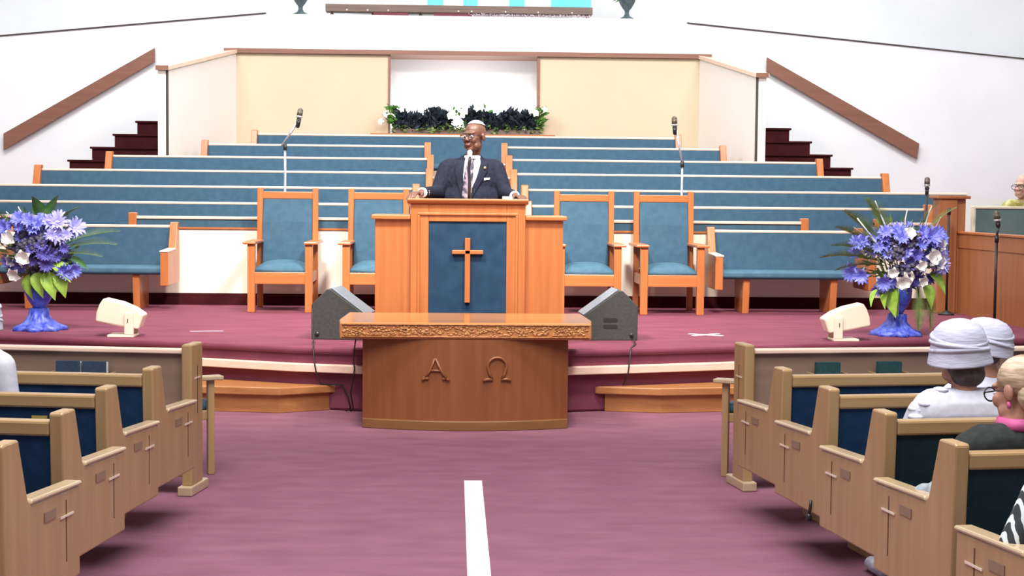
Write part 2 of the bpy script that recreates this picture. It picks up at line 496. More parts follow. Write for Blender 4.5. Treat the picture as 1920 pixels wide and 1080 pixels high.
# balcony parapet: level in the middle, sloping down to both sides, set back above the cap
PY = 23.4
PAR = [(-10.0, 0.6), (10.0, 0.6), (10.0, 3.70), (2.75, 4.36), (-2.92, 4.36), (-10.0, 3.66)]
struct(MB().prism(PAR, 'Y', PY, PY + 0.3).build('wall_parapet', M['wall']))
for (a, b_) in (((-10.0, 3.66), (-2.92, 4.36)), ((3.4, 4.30), (10.0, 3.70))):
    struct(MB().prism([a, b_, (b_[0], b_[1] + 0.014), (a[0], a[1] + 0.014)], 'Y', PY - 0.03, PY + 0.3).build('trim_10', M['cap_and_shadow']))
sbox('balcony_floor', -2.92, 2.75, PY + 0.3, 24.6, 4.2, 4.36, M['wall'])

# stairs behind the wings
for s, x0, dx, xin in ((-1, -5.57, 0.32, -3.92), (1, 5.66, -0.305, 3.98)):
    for k in range(4):
        xa = x0 + dx * k
        z = 2.135 + 0.187 * k
        a, b_ = sorted((xa, xin))
        mb = MB().box(a, b_, 22.3, 23.39, 1.67 if k == 0 else z - 0.19, z - 0.03)
        a, b_ = sorted((xa - 0.025 * (1 if dx > 0 else -1), xin))
        mb.box(a, b_, 22.27, 23.39, z - 0.03, z)
        struct(mb.build('stair_step', M['carpet_dark'], bevel=0.008))

sbox('wall_organ', 5.45, 9.9, 17.64, 17.70, SF, 1.70, M['wall'])
sbox('stage', 5.4, 9.9, 16.6, 17.66, 0.001, SF, M['carpet_stage'])

# tape on the carpet
tag(MB().box(-0.02, 0.085, 3.0, 9.07, 0.0005, 0.003).build('floor_tape', M['white_tape']), 'long white tape stripe down the middle of the aisle carpet', 'tape')
mb = MB()
for a in (0.62, -0.62):
    mb.box(-0.16, 0.16, -0.024, 0.024, 0, 0.003, Matrix.Translation((2.11, 13.36, SF + 0.0005 + (0.001 if a > 0 else 0))) @ Matrix.Rotation(a + 0.05, 4, 'Z'))
tag(mb.build('tape_cross', M['white_tape']), 'white tape X stuck on the burgundy stage carpet', 'tape')
tag(MB().box(-0.14, 0.14, -0.05, 0.05, 0, 0.003, Matrix.Translation((-2.22, 13.4, SF + 0.001)) @ Matrix.Rotation(0.25, 4, 'Z')).build('tape_patch', M['faint_tape']),
    'faint greyish tape patch on the stage carpet beside the left speaker', 'tape')

# ------------------------------------------------------------------ steps up to the stage


def step_box(label, pts_top, pts_base):
    t = thing('step', label, 'step', (0, 0, 0), 0, 'wooden steps in front of the stage')
    MB().prism(pts_base, 'Z', 0, 0.14).build('riser', M['step_wood'], t, bevel=0.005)
    MB().prism(pts_top, 'Z', 0.14, 0.20).build('tread', M['step_wood'], t, bevel=0.008)
    return t


step_box('wooden step with angled corner below the stage edge, left of the table',
         [(-3.0, 12.1), (-1.42, 11.83), (-0.93, 12.08), (-0.93, 11.9 + 0.14), (-1.3, 12.10), (-2.1, 12.45), (-3.0, 12.7)][:3] + [(-1.3, 12.11), (-2.1, 12.46), (-3.0, 12.71)],
         [(-2.98, 12.14), (-1.42, 11.87), (-1.0, 12.08), (-1.3, 12.11), (-2.1, 12.46), (-2.98, 12.70)])
step_box('wooden step with angled corner below the stage edge, right of the table',
         [(3.0, 12.16), (1.53, 11.92), (1.02, 12.03), (1.3, 12.10), (2.2, 12.41), (3.0, 12.71)],
         [(2.98, 12.2), (1.53, 11.96), (1.10, 12.05), (1.3, 12.11), (2.2, 12.41), (2.98, 12.70)])

# ------------------------------------------------------------------ communion table
t = thing('communion_table', 'carved oak communion table with Alpha and Omega letters, below the pulpit', 'table', (0, 0, 0))


def bow(x):
    return 11.0 + 0.16 * (x / 0.745) ** 2


N = 24
xs = [-0.745 + 1.49 * i / N for i in range(N + 1)]
MB().prism([(x, bow(x) + 0.012) for x in xs] + [(0.745, 11.88), (-0.745, 11.88)], 'Z', 0.065, 0.655).build('body', M['table_body'], t)
MB().prism([(x * 1.0, bow(x) - 0.008) for x in xs] + [(0.745, 11.9), (-0.745, 11.9)], 'Z', 0.0, 0.07).build('plinth', M['table_base'], t, bevel=0.006)
tp = MB().prism([(-0.90, 11.03), (0.90, 11.03), (0.925, 11.3), (0.90, 11.97), (-0.90, 11.97), (-0.925, 11.3)], 'Z', 0.655, 0.775).build('tabletop', M['table_top'], t, bevel=0.012, seg=3)
mb = MB()
for k in range(420):
    x = rnd.uniform(-0.87, 0.87)
    z = 0.717 + rnd.uniform(-0.034, 0.034)
    q = rnd.uniform(0.007, 0.014)
    mb.ell((x, 11.032, z), (q * 1.3, 0.010, q * 0.8), None, 7, 5)
mb.box(-0.885, 0.885, 11.02, 11.035, 0.670, 0.677).box(-0.885, 0.885, 11.02, 11.035, 0.757, 0.764)
mb.build('carved_frieze', M['carved'], tp, smooth=True)


def on_bow(pts):
    return [(x, bow(x) + 0.004, z) for x, z in pts]


mb = MB()
ax = -0.215
mb.tube(on_bow([(ax - 0.075, 0.375), (ax - 0.04, 0.43), (ax - 0.005, 0.52)]), 0.0095, 8, 0.007)
mb.tube(on_bow([(ax + 0.075, 0.375), (ax + 0.04, 0.43), (ax - 0.002, 0.52)]), 0.012, 8, 0.008)
mb.tube(on_bow([(ax - 0.042, 0.432), (ax + 0.042, 0.432)]), 0.008)
mb.tube(on_bow([(ax - 0.098, 0.362), (ax - 0.075, 0.376), (ax - 0.05, 0.374)]), 0.010)
mb.tube(on_bow([(ax + 0.098, 0.362), (ax + 0.075, 0.376), (ax + 0.05, 0.374)]), 0.010)
tag(mb.build('letter', M['table_body'], t, smooth=True), 'carved letter alpha')
mb = MB()
ox = 0.225
mb.tube(on_bow([(ox - 0.035, 0.375), (ox - 0.055, 0.41)] + [(ox + 0.068 * math.cos(a), 0.462 + 0.066 * math.sin(a)) for a in [PI * (1.18 - 1.36 * k / 14) for k in range(15)]] + [(ox + 0.055, 0.41), (ox + 0.035, 0.375)]), 0.010)
mb.tube(on_bow([(ox - 0.10, 0.362), (ox - 0.07, 0.372), (ox - 0.03, 0.37)]), 0.011)
mb.tube(on_bow([(ox + 0.10, 0.362), (ox + 0.07, 0.372), (ox + 0.03, 0.37)]), 0.011)
tag(mb.build('letter', M['table_body'], t, smooth=True), 'carved letter omega')

# ------------------------------------------------------------------ pulpit
t = thing('pulpit', 'tall oak pulpit with blue velvet panel and wooden cross', 'pulpit', (0.022, 12.4, SF))
PZ = 1.655 - SF
mb = MB().box(-0.46, -0.315, 0, 0.52, 0, PZ - 0.04).box(0.308, 0.46, 0, 0.52, 0, PZ - 0.04)
mb.box(-0.315, 0.308, 0, 0.05, 0.985, PZ - 0.04).box(-0.315, 0.308, 0, 0.05, 0, 0.12).box(-0.315, 0.308, 0.03, 0.06, 0.12, 0.985)
mb.build('body', M['oak_v'], t, bevel=0.005)
mb = MB()
for (a, b_, c, d) in ((-0.405, 0.40, 1.035, 1.055), (-0.405, -0.385, 0.05, 1.035), (0.38, 0.40, 0.05, 1.035)):
    mb.box(a, b_, -0.012, 0.004, c, d)
mb.build('moulding', M['oak_v'], t, bevel=0.005)
MB().box(-0.315, 0.308, 0.012, 0.032, 0.12, 0.987).build('velvet_panel', M['blue_panel'], t)
c = MB().box(-0.025, 0.018, -0.02, 0.015, 0.335, 0.855).box(-0.128, 0.122, -0.02, 0.015, 0.725, 0.757).build('cross', M['oak_v'], t, bevel=0.004)
MB().prism([(-0.035, PZ - 0.012), (-0.035, PZ), (0.0, PZ + 0.004), (0.6, PZ - 0.03), (0.6, PZ - 0.07), (0.0, PZ - 0.04), (-0.02, PZ - 0.036)], 'X', -0.488, 0.482).build('top', M['oak_h'], t, bevel=0.006)
for x0, x1 in ((-0.745, -0.46), (0.46, 0.765)):
    w = MB().box(x0, x1, 0.035, 0.5, 0, 0.998).build('wing', M['oak_v'], t, bevel=0.004)
    a = x0 - (0.03 if x0 < 0 else -0.001)
    b_ = x1 + (0.03 if x0 > 0 else -0.001)
    MB().box(a, b_, 0.0, 0.52, 0.998, 1.035).build('wing_cap', M['oak_h'], w, bevel=0.008)

# pulpit microphone on a gooseneck
t = thing('pulpit_microphone', 'silver-headed gooseneck microphone rising from the pulpit in front of the speaker', 'microphone', (0.03, 12.72, 1.64))
MB().lathe([(0.035, -0.0), (0.035, 0.012), (0.012, 0.02)]).build('base', M['black'], t)
MB().tube([(0, 0, 0.01), (0.004, 0.01, 0.14), (-0.004, 0.02, 0.26), (0.004, 0.0, 0.33), (0.006, 0.02, 0.36)], 0.012, 8).build('gooseneck', M['black'], t, smooth=True)
MB().cap((0.006, 0.02, 0.35), 0.015, (0.004, 0.045, 0.40), 0.020).build('capsule', M['shirt_white'], t, smooth=True)
# papers and a black folder on the reading desk
tag(MB().box(0.33, 0.47, 12.66, 12.86, 0, 0.02, Matrix.Translation((0, 0, 1.642))).build('folder', M['black'], None, bevel=0.004), 'small black folder lying on the right end of the pulpit top', 'folder')
tag(MB().box(0.30, 0.38, 12.56, 12.62, 0, 0.03, Matrix.Translation((0, 0, 1.65))).build('tissue_pack', M['shirt_white'], None, bevel=0.004), 'small white pack on the pulpit top beside the black folder', 'tissues')

# ------------------------------------------------------------------ clergy chairs (face the camera, local -Y)


def make_clergy(label, loc):
    t = thing('clergy_chair', label, 'chair', loc, 0, 'clergy chairs behind the pulpit')
    v, h, d = M['oak_v'], M['oak_h'], M['oak_y']
    for s in (-1, 1):
        x0, x1 = sorted((s * 0.325, s * 0.25))
        MB().box(x0, x1, 0.0, 0.075, 0, 0.685).build('front_leg', v, t, bevel=0.006)
        x0, x1 = sorted((s * 0.318, s * 0.258))
        MB().prism([(0.70, 0), (0.765, 0), (0.765, 0.42), (0.80, 1.255), (0.74, 1.255), (0.69, 0.42)], 'X', x0, x1).build('back_post', v, t, bevel=0.006)
        x0, x1 = sorted((s * 0.37, s * 0.24))
        MB().box(x0, x1, -0.03, 0.745, 0.685, 0.712).build('armrest', d, t, bevel=0.008)
        x0, x1 = sorted((s * 0.31, s * 0.27))
        MB().box(x0, x1, 0.05, 0.72, 0.295, 0.40).build('side_rail', d, t, bevel=0.004)
    MB().box(-0.26, 0.26, 0.745, 0.79, 1.14, 1.215).build('top_rail', h, t, bevel=0.006)
    MB().box(-0.255, 0.255, 0.01, 0.05, 0.285, 0.405).build('front_rail', h, t, bevel=0.005)
    MB().box(-0.26, 0.26, 0.70, 0.74, 0.295, 0.40).build('rear_rail', h, t, bevel=0.005)
    b = MB().prism([(0.645, 0.44), (0.70, 0.44), (0.775, 1.14), (0.745, 1.14), (0.685, 0.9), (0.65, 0.6)], 'X', -0.257, 0.257)
    b.build('backrest', M['blue'], t, bevel=0.015, seg=3)
    mb = MB()
    g = 14
    bm = mb.b
    top = [[None] * (g + 1) for _ in range(g + 1)]
    for i in range(g + 1):
        for j in range(g + 1):
            u, w = i / g * 2 - 1, j / g * 2 - 1
            e = (1 - u ** 6) * (1 - w ** 6)
            top[i][j] = bm.verts.new((u * 0.262, 0.03 + (w + 1) / 2 * 0.66, 0.435 + 0.05 * e + 0.035 * (1 - u * u) * (1 - w * w)))
    for i in range(g):
        for j in range(g):
            bm.faces.new((top[i][j], top[i + 1][j], top[i + 1][j + 1], top[i][j + 1]))
    lo = [bm.verts.new(p) for p in ((-0.262, 0.03, 0.40), (0.262, 0.03, 0.40), (0.262, 0.69, 0.40), (-0.262, 0.69, 0.40))]
    bm.faces.new(lo)
    e0 = [top[i][0] for i in range(g + 1)]
    e1 = [top[g][j] for j in range(g + 1)]
    e2 = [top[i][g] for i in range(g, -1, -1)]
    e3 = [top[0][j] for j in range(g, -1, -1)]
    for k, ed in enumerate((e0, e1, e2, e3)):
        bm.faces.new([lo[k], lo[(k + 1) % 4]] + ed[::-1])
    mb.build('seat', M['blue_seat'], t, smooth=True)
    return t


ch0 = make_clergy('high-backed blue oak armchair at the far left end of the clergy row', (-1.835, 15.58, SF))
dup(ch0, (-0.885, 15.58, SF), 0, 'high-backed blue armchair half hidden behind the left wing of the pulpit')
dup(ch0, (1.28, 15.58, SF), 0, 'high-backed blue armchair just right of the pulpit, behind the right floor speaker')
dup(ch0, (2.125, 15.58, SF), 0, 'high-backed blue oak armchair beside the right blue bench')

# ------------------------------------------------------------------ pews


def pew(name, label, cat, group, x0, x1, yb, facing, zf, wv_, wh, cap, fab, seat_fab, ends=(True, True), H=0.845, legs=None,
        rail_h=0.05, end_up=0.03, cross=False, rail_mat=None, panel_low=0.42, depth=0.66, low=0.25, endw=0.085, rot=0.0, corner=None, top=0.098):
    """bench whose rear face stands at yb; facing=+1 looks to +Y; (d,z) measured from the rear face"""
    t = thing(name, label, cat, ((x0 + x1) / 2, yb, zf), 0, group)
    hx = (x1 - x0) / 2

    def P(pts):
        return [(facing * d, z) for d, z in pts]
    def bx(mb, a, b_, d0, d1, z0, z1):
        y0, y1 = sorted((facing * d0, facing * d1))
        return mb.box(a, b_, y0, y1, z0, z1)
    ht = H - end_up
    xa = -hx + (endw if ends[0] else 0)
    xb = hx - (endw if ends[1] else 0)
    for k, s in enumerate((-1, 1)):
        if not ends[k]:
            continue
        a, b_ = sorted((s * hx, s * (hx - endw)))
        prof = [(0, H - 0.006), (0.012, H), (top, H), (top + 0.006, H - 0.01), (0.185, 0.67), (0.20, 0.625), (0.225, 0.603), (depth, 0.59), (depth, low), (0.06, low), (0.02, low + 0.02)]
        e = MB().prism(P(prof), 'X', a, b_).build('end_panel', wv_, t, bevel=0.008)
        a2, b2 = sorted((s * (hx + 0.007), s * (hx - endw - 0.007)))
        MB().prism(P([(0.215, 0.602), (depth + 0.008, 0.59), (depth + 0.008, 0.608), (0.225, 0.622)]), 'X', a2, b2).build('armrest', cap, e, bevel=0.008)
        if cross:
            xo = s * (hx + 0.001)
            a3, b3 = sorted((xo, xo - s * 0.01))
            cr = bx(MB(), a3, b3, 0.525, 0.533, 0.33, 0.56).build('cross', M['groove'], e)
            bx(MB(), min(xo, xo + s * 0.004), max(xo, xo + s * 0.004), 0.47, 0.588, 0.498, 0.506).build('crossbar', M['brass'], cr)
            bx(MB(), min(xo, xo + s * 0.003), max(xo, xo + s * 0.003), 0.33, 0.43, 0.515, 0.55).build('name_plate', M['plate'], e)
    bx(MB(), xa, xb, 0.005, 0.075, ht - rail_h, ht).build('top_rail', rail_mat or wh, t, bevel=0.01)
    MB().prism(P([(0.018, ht - rail_h), (0.05, panel_low), (0.11, panel_low), (0.075, ht - rail_h)]), 'X', xa, xb).build('backrest', fab, t)
    MB().prism(P([(0.10, 0.36), (0.60, 0.36), (0.625, 0.385), (0.62, 0.425), (0.58, 0.45), (0.12, 0.44)]), 'X', xa, xb).build('seat', seat_fab, t, bevel=0.012, seg=3)
    if corner:
        sx = hx if rot < 0 else -hx
        t.location = (corner[0] - math.cos(rot) * sx, corner[1] - math.sin(rot) * sx, zf)
        t.rotation_euler = (0, 0, rot)
    for lx in (legs if legs is not None else (-hx + 0.38, hx - 0.38)):
        MB().prism(P([(0.08, 0), (0.52, 0), (0.57, 0.36), (0.06, 0.36)]), 'X', lx - 0.035, lx + 0.035).build('leg', wv_, t, bevel=0.006)
    return t


# nave pews: the rear faces look at the camera
PEWY = [7.50, 6.74, 5.98, 5.21]
FAN = math.radians(8.5)                            # the pews fan out, facing the pulpit
nth = ['nearest the stage', 'second from the stage', 'third from the stage', 'fourth from the stage', 'fifth from the stage']
for k in range(4):
    pew('pew', ['oak pew left of the aisle, first behind the left front screen', 'oak pew left of the aisle, second behind the left front screen',
                'oak pew left of the aisle with a yellow card on the one ahead', 'oak pew at the lower left corner, nearest the camera on that side'][k],
        'pew', 'nave pews', -5.6, -1.52, 0, 1, 0, M['pew_v'], M['pew_h'], M['pew_cap'], M['navy'], M['navy'], cross=True, rail_h=0.06, endw=0.055, top=0.125, end_up=0.035, rot=-FAN, corner=((-1.53, -1.58, -1.578, -1.583)[k], PEWY[k] - 0.06),
        legs=(-1.6, 0.0, 1.68))
for k in range(5):
    pew('pew', ['oak pew right of the aisle, first behind the right front screen', 'oak pew right of the aisle, directly in front of the woman in the white cape',
                'oak pew on the right whose back rail crosses the woman in the white cape', 'right-hand oak pew with grey cloth on its seat',
                'oak pew at the lower right corner, only its arm in view'][k],
        'pew', 'nave pews', 1.52, 5.6, 0, 1, 0, M['pew_v'], M['pew_h'], M['pew_cap'],
        M['navy'] if k < 2 else M['green_navy'], M['navy'] if k < 2 else M['green_navy'], cross=True, rail_h=0.06, endw=0.055, top=0.125, end_up=0.035,
        rot=FAN, corner=((1.537, 1.58, 1.62, 1.65, 1.685)[k], (7.55, 6.78, 6.02, 5.25, 4.38)[k]), legs=(-1.68, 0.0, 1.6))

# screens in front of the first pews


def screen(label, s, y):
    t = thing('pew_screen', label, 'screen', ((-1.54, y, 0) if s < 0 else (1.585, y, 0)), s * FAN, 'front pew screens')
    a, b_ = sorted((0, s * 0.06))
    p = MB().box(a, b_, 0, 0.20, 0.05, 0.845).build('end_post', M['pew_v'], t, bevel=0.01)
    a2, b2 = sorted((-s * 0.012, s * 0.072))
    MB().box(a2, b2, -0.04, 0.27, 0, 0.055).build('foot', M['pew_cap'], p, bevel=0.008)
    a3, b3 = sorted((-s * 0.001, s * 0.006))
    cr = MB().box(a3, b3, 0.10, 0.108, 0.45, 0.72).build('cross', M['groove'], p)
    a4, b4 = sorted((-s * 0.004, s * 0.002))
    MB().box(a4, b4, 0.055, 0.152, 0.648, 0.656).build('crossbar', M['brass'], cr)
    a, b_ = sorted((s * 0.06, s * 4.1))
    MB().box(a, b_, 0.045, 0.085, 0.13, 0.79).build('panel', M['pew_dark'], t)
    MB().box(a, b_, 0.02, 0.11, 0.79, 0.815).build('top_rail', M['oak_pale_lit'], t, bevel=0.006)
    MB().box(a, b_, 0.02, 0.10, 0.10, 0.16).build('bottom_rail', M['pew_h'], t, bevel=0.006)
    a, b_ = sorted((s * 4.0, s * 4.1))
    MB().box(a, b_, 0, 0.13, 0.0, 0.845).build('end_post', M['pew_v'], t, bevel=0.01)
    for x in ((0.50, 0.88) if s > 0 else (0.63,)):
        w = 0.11 if s > 0 else 0.18
        xc = s * x
        r = MB().box(xc - w, xc + w, -0.045, 0.045, 0.50, 0.515).box(xc - w, xc + w, -0.045, -0.035, 0.515, 0.60)
        r.box(xc - w, xc - w + 0.012, -0.045, 0.045, 0.515, 0.68).box(xc + w - 0.012, xc + w, -0.045, 0.045, 0.515, 0.68)
        r.build('book_rack', M['pew_h'], t)
    return t


screen('oak front screen of the left pews with two navy books in its rack', -1, 8.60)
screen('oak front screen of the right pews with two teal books in racks', 1, 8.78)


def book(label, s, d, w, h, mat, grp, name='hymn_book'):
    # d = distance along the screen from its aisle corner
    ox, oy = (-1.54, 8.60) if s < 0 else (1.585, 8.78)
    a = s * FAN
    t = thing(name, label, 'book', (ox + math.cos(a) * s * d, oy + math.sin(a) * s * d - 0.005, 0.517), a, grp)
    MB().box(-w / 2, w / 2, -0.018, -0.014, 0, h).box(-w / 2, w / 2, 0.014, 0.018, 0, h).box(-w / 2, -w / 2 + 0.004, -0.014, 0.014, 0, h).build('cover', mat, t)
    MB().box(-w / 2 + 0.004, w / 2 + 0.001, -0.0135, 0.0135, 0.003, h - 0.004).build('pages', M['paper'], t)


book('navy book in the left screen rack, the one further from the aisle', -1, 0.705, 0.142, 0.225, M['book_navy'], 'navy books in the left screen')
book('navy book in the left screen rack, the one nearer the aisle', -1, 0.555, 0.142, 0.225, M['book_navy'], 'navy books in the left screen')
book('dark teal book in the right screen rack nearer the aisle', 1, 0.50, 0.145, 0.225, M['book_teal'], 'teal books in the right screen')
book('dark teal book in the right screen rack further from the aisle', 1, 0.88, 0.145, 0.225, M['book_teal'], 'teal books in the right screen')
o = tag(MB().box(-0.035, 0.035, -0.004, 0.004, 0.0, 0.075).build('card', M['yellow']), 'small yellow card on the dark back of a left pew', 'card')
o.location, o.rotation_euler = (-1.885, 6.74, 0.64), (-0.1, 0, -FAN)
mb = MB().tube([(1.551, 6.95, 0.31), (1.546, 6.95, 0.27), (1.543, 6.955, 0.235)], 0.007, 8).ell((1.543, 6.955, 0.23), (0.014, 0.016, 0.02))
tag(mb.build('strap', M['black'], None, smooth=True), 'short black strap hanging from the lower edge of a right pew end', 'strap')
mb = MB()
for (c, r) in (((1.70, 5.55, 0.535), (0.075, 0.12, 0.09)), ((1.70, 5.56, 0.61), (0.055, 0.07, 0.055)), ((1.77, 5.52, 0.60), (0.05, 0.06, 0.05)), ((1.66, 5.62, 0.57), (0.05, 0.06, 0.07)), ((1.73, 5.50, 0.53), (0.06, 0.07, 0.09)), ((1.77, 5.6, 0.54), (0.07, 0.1, 0.1))):
    mb.ell(c, r)
o = remesh(mb.build('shawl', M['silver_cloth']), 0.012, 2)
tag(o, 'crumpled silver grey cloth on the pew seat beside the aisle', 'cloth')

# blue benches on the stage
for (label, x0, x1, lg) in (('blue upholstered bench on the left of the stage, behind the left flowers', -4.75, -2.975, (-0.55, 0.545)),
                            ('blue upholstered bench on the right of the stage, beside the clergy chairs', 2.585, 4.25, (-0.49, 0.42))):
    pew('chancel_bench', label, 'bench', 'blue benches on the stage', x0, x1, 16.38, -1, SF, M['oak_v'], M['oak_h'], M['oak_pale_lit'], M['blue'], M['blue_seat'],
        H=0.885, legs=lg, rail_h=0.03, rail_mat=M['oak_pale_lit'], panel_low=0.40, endw=0.08)

# choir pews
cw = (M['oak_v'], M['oak_h'], M['oak_pale_lit'], M['blue'], M['blue_seat'])


def choir(i, x0, x1, label, ends):
    yb = ROWY[i] + 0.075
    pew('choir_pew', label, 'pew', 'choir pews', x0, x1, yb, -1, ROWZ[i] - PH, *cw, ends=ends, H=PH + 0.045, end_up=0.045, rail_h=0.03, rail_mat=M['oak_pale_lit'], panel_low=0.40)


choir(6, -2.92, 3.09, 'long undivided blue choir pew at the very back below the flower box', (True, True))
choir(5, -3.47, -0.41, 'left blue choir pew, second row from the back, shortest on its side', (True, True))
choir(5, 0.535, 3.58, 'right blue choir pew, second row from the back, shortest on its side', (True, True))
choir(4, -4.55, -0.36, 'left blue choir pew, third row from the back, in front of the left stairs', (True, True))
choir(4, 0.57, 4.70, 'right blue choir pew, third row from the back, in front of the right stairs', (True, True))
choir(3, -5.23, -0.36, 'left blue choir pew, fourth row from the back, ending past the stair foot', (True, True))
choir(3, 0.60, 5.33, 'right blue choir pew, fourth row from the back, ending past the stair foot', (True, True))
choir(2, -6.6, -0.5, 'left blue choir pew, fifth row from the back', (True, True))
choir(2, 0.70, 6.05, 'right blue choir pew, fifth row from the back, ending above the wooden post', (True, False))
choir(1, -6.6, -0.5, 'left blue choir pew, front row, behind the blue low rail panels', (True, True))
choir(1, 0.70, 5.36, 'right blue choir pew, front row, behind the blue low rail panels', (True, True))
# low blue panels on the choir front wall
for (label, x0, x1) in (('long low blue rail panel on top of the choir wall behind the clergy chairs', -3.56, 3.75),
                        ('short low blue rail panel on the choir wall at the far left', -7.0, -4.31),
                        ('short low blue rail panel on the choir wall behind the right flowers', 4.47, 5.38)):
    t = thing('choir_rail', label, 'railing', ((x0 + x1) / 2, 16.66, 1.318), 0, 'blue rail panels on the choir wall')
    h = (x1 - x0) / 2
    MB().box(-h, h, 0, 0.03, 0, 0.09).build('panel', M['blue'], t)
    MB().box(-h, h, -0.02, 0.05, 0.085, 0.115).build('top_rail', M['oak_pale_lit'], t, bevel=0.006)
    for s in (-1, 1):
        a, b_ = sorted((s * h, s * (h - 0.085)))
        MB().box(a, b_, -0.03, 0.06, 0, 0.15).build('end_post', M['oak_v'], t, bevel=0.008)

# ------------------------------------------------------------------ handrails on the back wall
for (label, pts) in (('sloping brown plank handrail on the white wall above the left stairs', [(-6.78, 2.285), (-6.78, 2.53), (-4.55, 3.82), (-4.55, 3.62)]),
                     ('sloping brown plank handrail on the white wall above the right stairs', [(6.92, 2.30), (6.95, 2.53), (4.6, 3.80), (4.6, 3.585)])):
    t = thing('handrail', label, 'handrail', (0, 23.32, 0), 0, 'plank handrails on the back wall')
    MB().prism(pts, 'Y', -0.03, 0.03).build('plank', M['rail_brown'], t, bevel=0.006)
    for f in (0.15, 0.85):
        p = Vector(pts[0]).lerp(Vector(pts[3]), f)
        MB().box(p.x - 0.03, p.x + 0.03, 0.02, 0.079, p.y + 0.09, p.y + 0.14).build('bracket', M['black'], t)

# ------------------------------------------------------------------ floor monitors


def monitor(label, loc, rz, s):
    t = thing('stage_monitor', label, 'speaker', loc, rz, 'wedge floor speakers beside the pulpit')
    prof = [(s * 0.40, 0), (s * 0.40, 0.285), (s * 0.27, 0.415), (s * 0.235, 0.415), (-s * 0.06, 0.20), (-s * 0.06, 0)]
    MB().prism(prof, 'Y', 0, 0.36).build('cabinet', M['monitor'], t, bevel=0.006)
    d = Vector((s * 0.295, 0.215)).normalized()
    n = Vector((-d.y, d.x)) * s
    a, b_ = Vector((-s * 0.055, 0.206)), Vector((s * 0.235, 0.417))
    MB().prism([tuple(a), tuple(b_), tuple(b_ + n * 0.014), tuple(a + n * 0.014)], 'Y', 0.015, 0.345).build('grille', M['grille'], t, bevel=0.004)
    if s > 0:
        mb = MB()
        for z in (0.115, 0.17):
            mb.prism([(0.11, z - 0.012), (0.125, z - 0.017), (0.215, z - 0.017), (0.23, z - 0.012), (0.23, z + 0.012), (0.215, z + 0.017), (0.125, z + 0.017), (0.11, z + 0.012)], 'Y', -0.002, 0.01)
        mb.build('handle_slot', M['dark_slot'], t)
    MB().lathe([(0.018, 0), (0.018, 0.012), (0.008, 0.02)], (0, 0, 0), 12, None, Matrix.Translation((s * 0.35, 0.004, 0.045)) @ Matrix.Rotation(PI / 2, 4, 'X')).build('jack_plate', M['black'], t)
    return t


monitor('black wedge floor speaker on the stage edge, left of the table', (-0.865, 12.68, SF), -0.16, -1)
monitor('black wedge floor speaker with two handle slots, right of the table', (1.045, 12.78, SF), 0.04, 1)
o = MB().tube([(-1.215, 12.55, SF + 0.045), (-1.205, 12.3, SF + 0.012), (-1.185, 12.13, SF + 0.007), (-1.18, 12.045, SF + 0.002), (-1.175, 12.03, 0.44), (-1.165, 12.0, 0.37), (-1.15, 11.985, 0.30), (-1.12, 12.02, 0.208), (-0.95, 12.0, 0.206), (-0.90, 11.99, 0.10), (-0.88, 11.96, 0.01)], 0.006, 6).build('speaker_cable', M['black'], None, smooth=True)
tag(o, 'thin dark cable from the left floor speaker down the stage edge', 'cable')
o = MB().tube([(1.40, 12.75, SF + 0.045), (1.38, 12.4, SF + 0.01), (1.32, 12.16, SF + 0.006), (1.31, 12.085, SF + 0.002), (1.30, 12.07, 0.44), (1.29, 12.035, 0.37), (1.28, 12.02, 0.30), (1.25, 12.06, 0.21)], 0.006, 6).build('speaker_cable', M['black'], None, smooth=True)
tag(o, 'thin dark cable from the right floor speaker over the stage edge', 'cable')
o = MB().tube([(-0.84, 11.93, 0.60), (-0.86, 11.92, 0.42), (-0.85, 11.90, 0.34), (-0.88, 11.91, 0.15), (-0.86, 11.93, 0.03), (-0.92, 11.95, 0.01)], 0.006, 6).build('cable', M['black'], None, smooth=True)
tag(o, 'dark cable hanging down between the table and the left step', 'cable')

# ------------------------------------------------------------------ cream loudspeakers on the stage edge


def cream_speaker(label, loc, s):
    t = thing('loudspeaker', label, 'speaker', loc, 0, 'cream speakers on the stage edge')
    pts = [(-0.197, 0.32), (-0.05, 0.285), (0.053, 0.241), (0.136, 0.185), (0.092, 0.061), (-0.10, 0.095), (-0.263, 0.127), (-0.255, 0.20), (-0.232, 0.265)]
    MB().prism([(s * x, z) for x, z in pts], 'Y', -0.09, 0.09).build('horn_body', M['cream'], t, bevel=0.016, seg=3)
    MB().box(*sorted((s * -0.02, s * 0.055)), -0.115, -0.09, 0.02, 0.20).box(*sorted((s * -0.02, s * 0.055)), 0.09, 0.115, 0.02, 0.20).box(*sorted((s * -0.16, s * 0.055)), -0.115, 0.115, 0.0, 0.02).build('bracket', M['cream'], t, bevel=0.004)
    MB().box(*sorted((s * 0.006, s * 0.013)), -0.117, -0.114, 0.12, 0.155).build('knob', M['groove'], t)


cream_speaker('cream angled loudspeaker on the stage edge, left of the table', (-2.78, 12.92, SF), 1)
cream_speaker('cream angled loudspeaker on the stage edge beside the right flower vase', (3.16, 12.95, SF), -1)

# ------------------------------------------------------------------ microphone stands


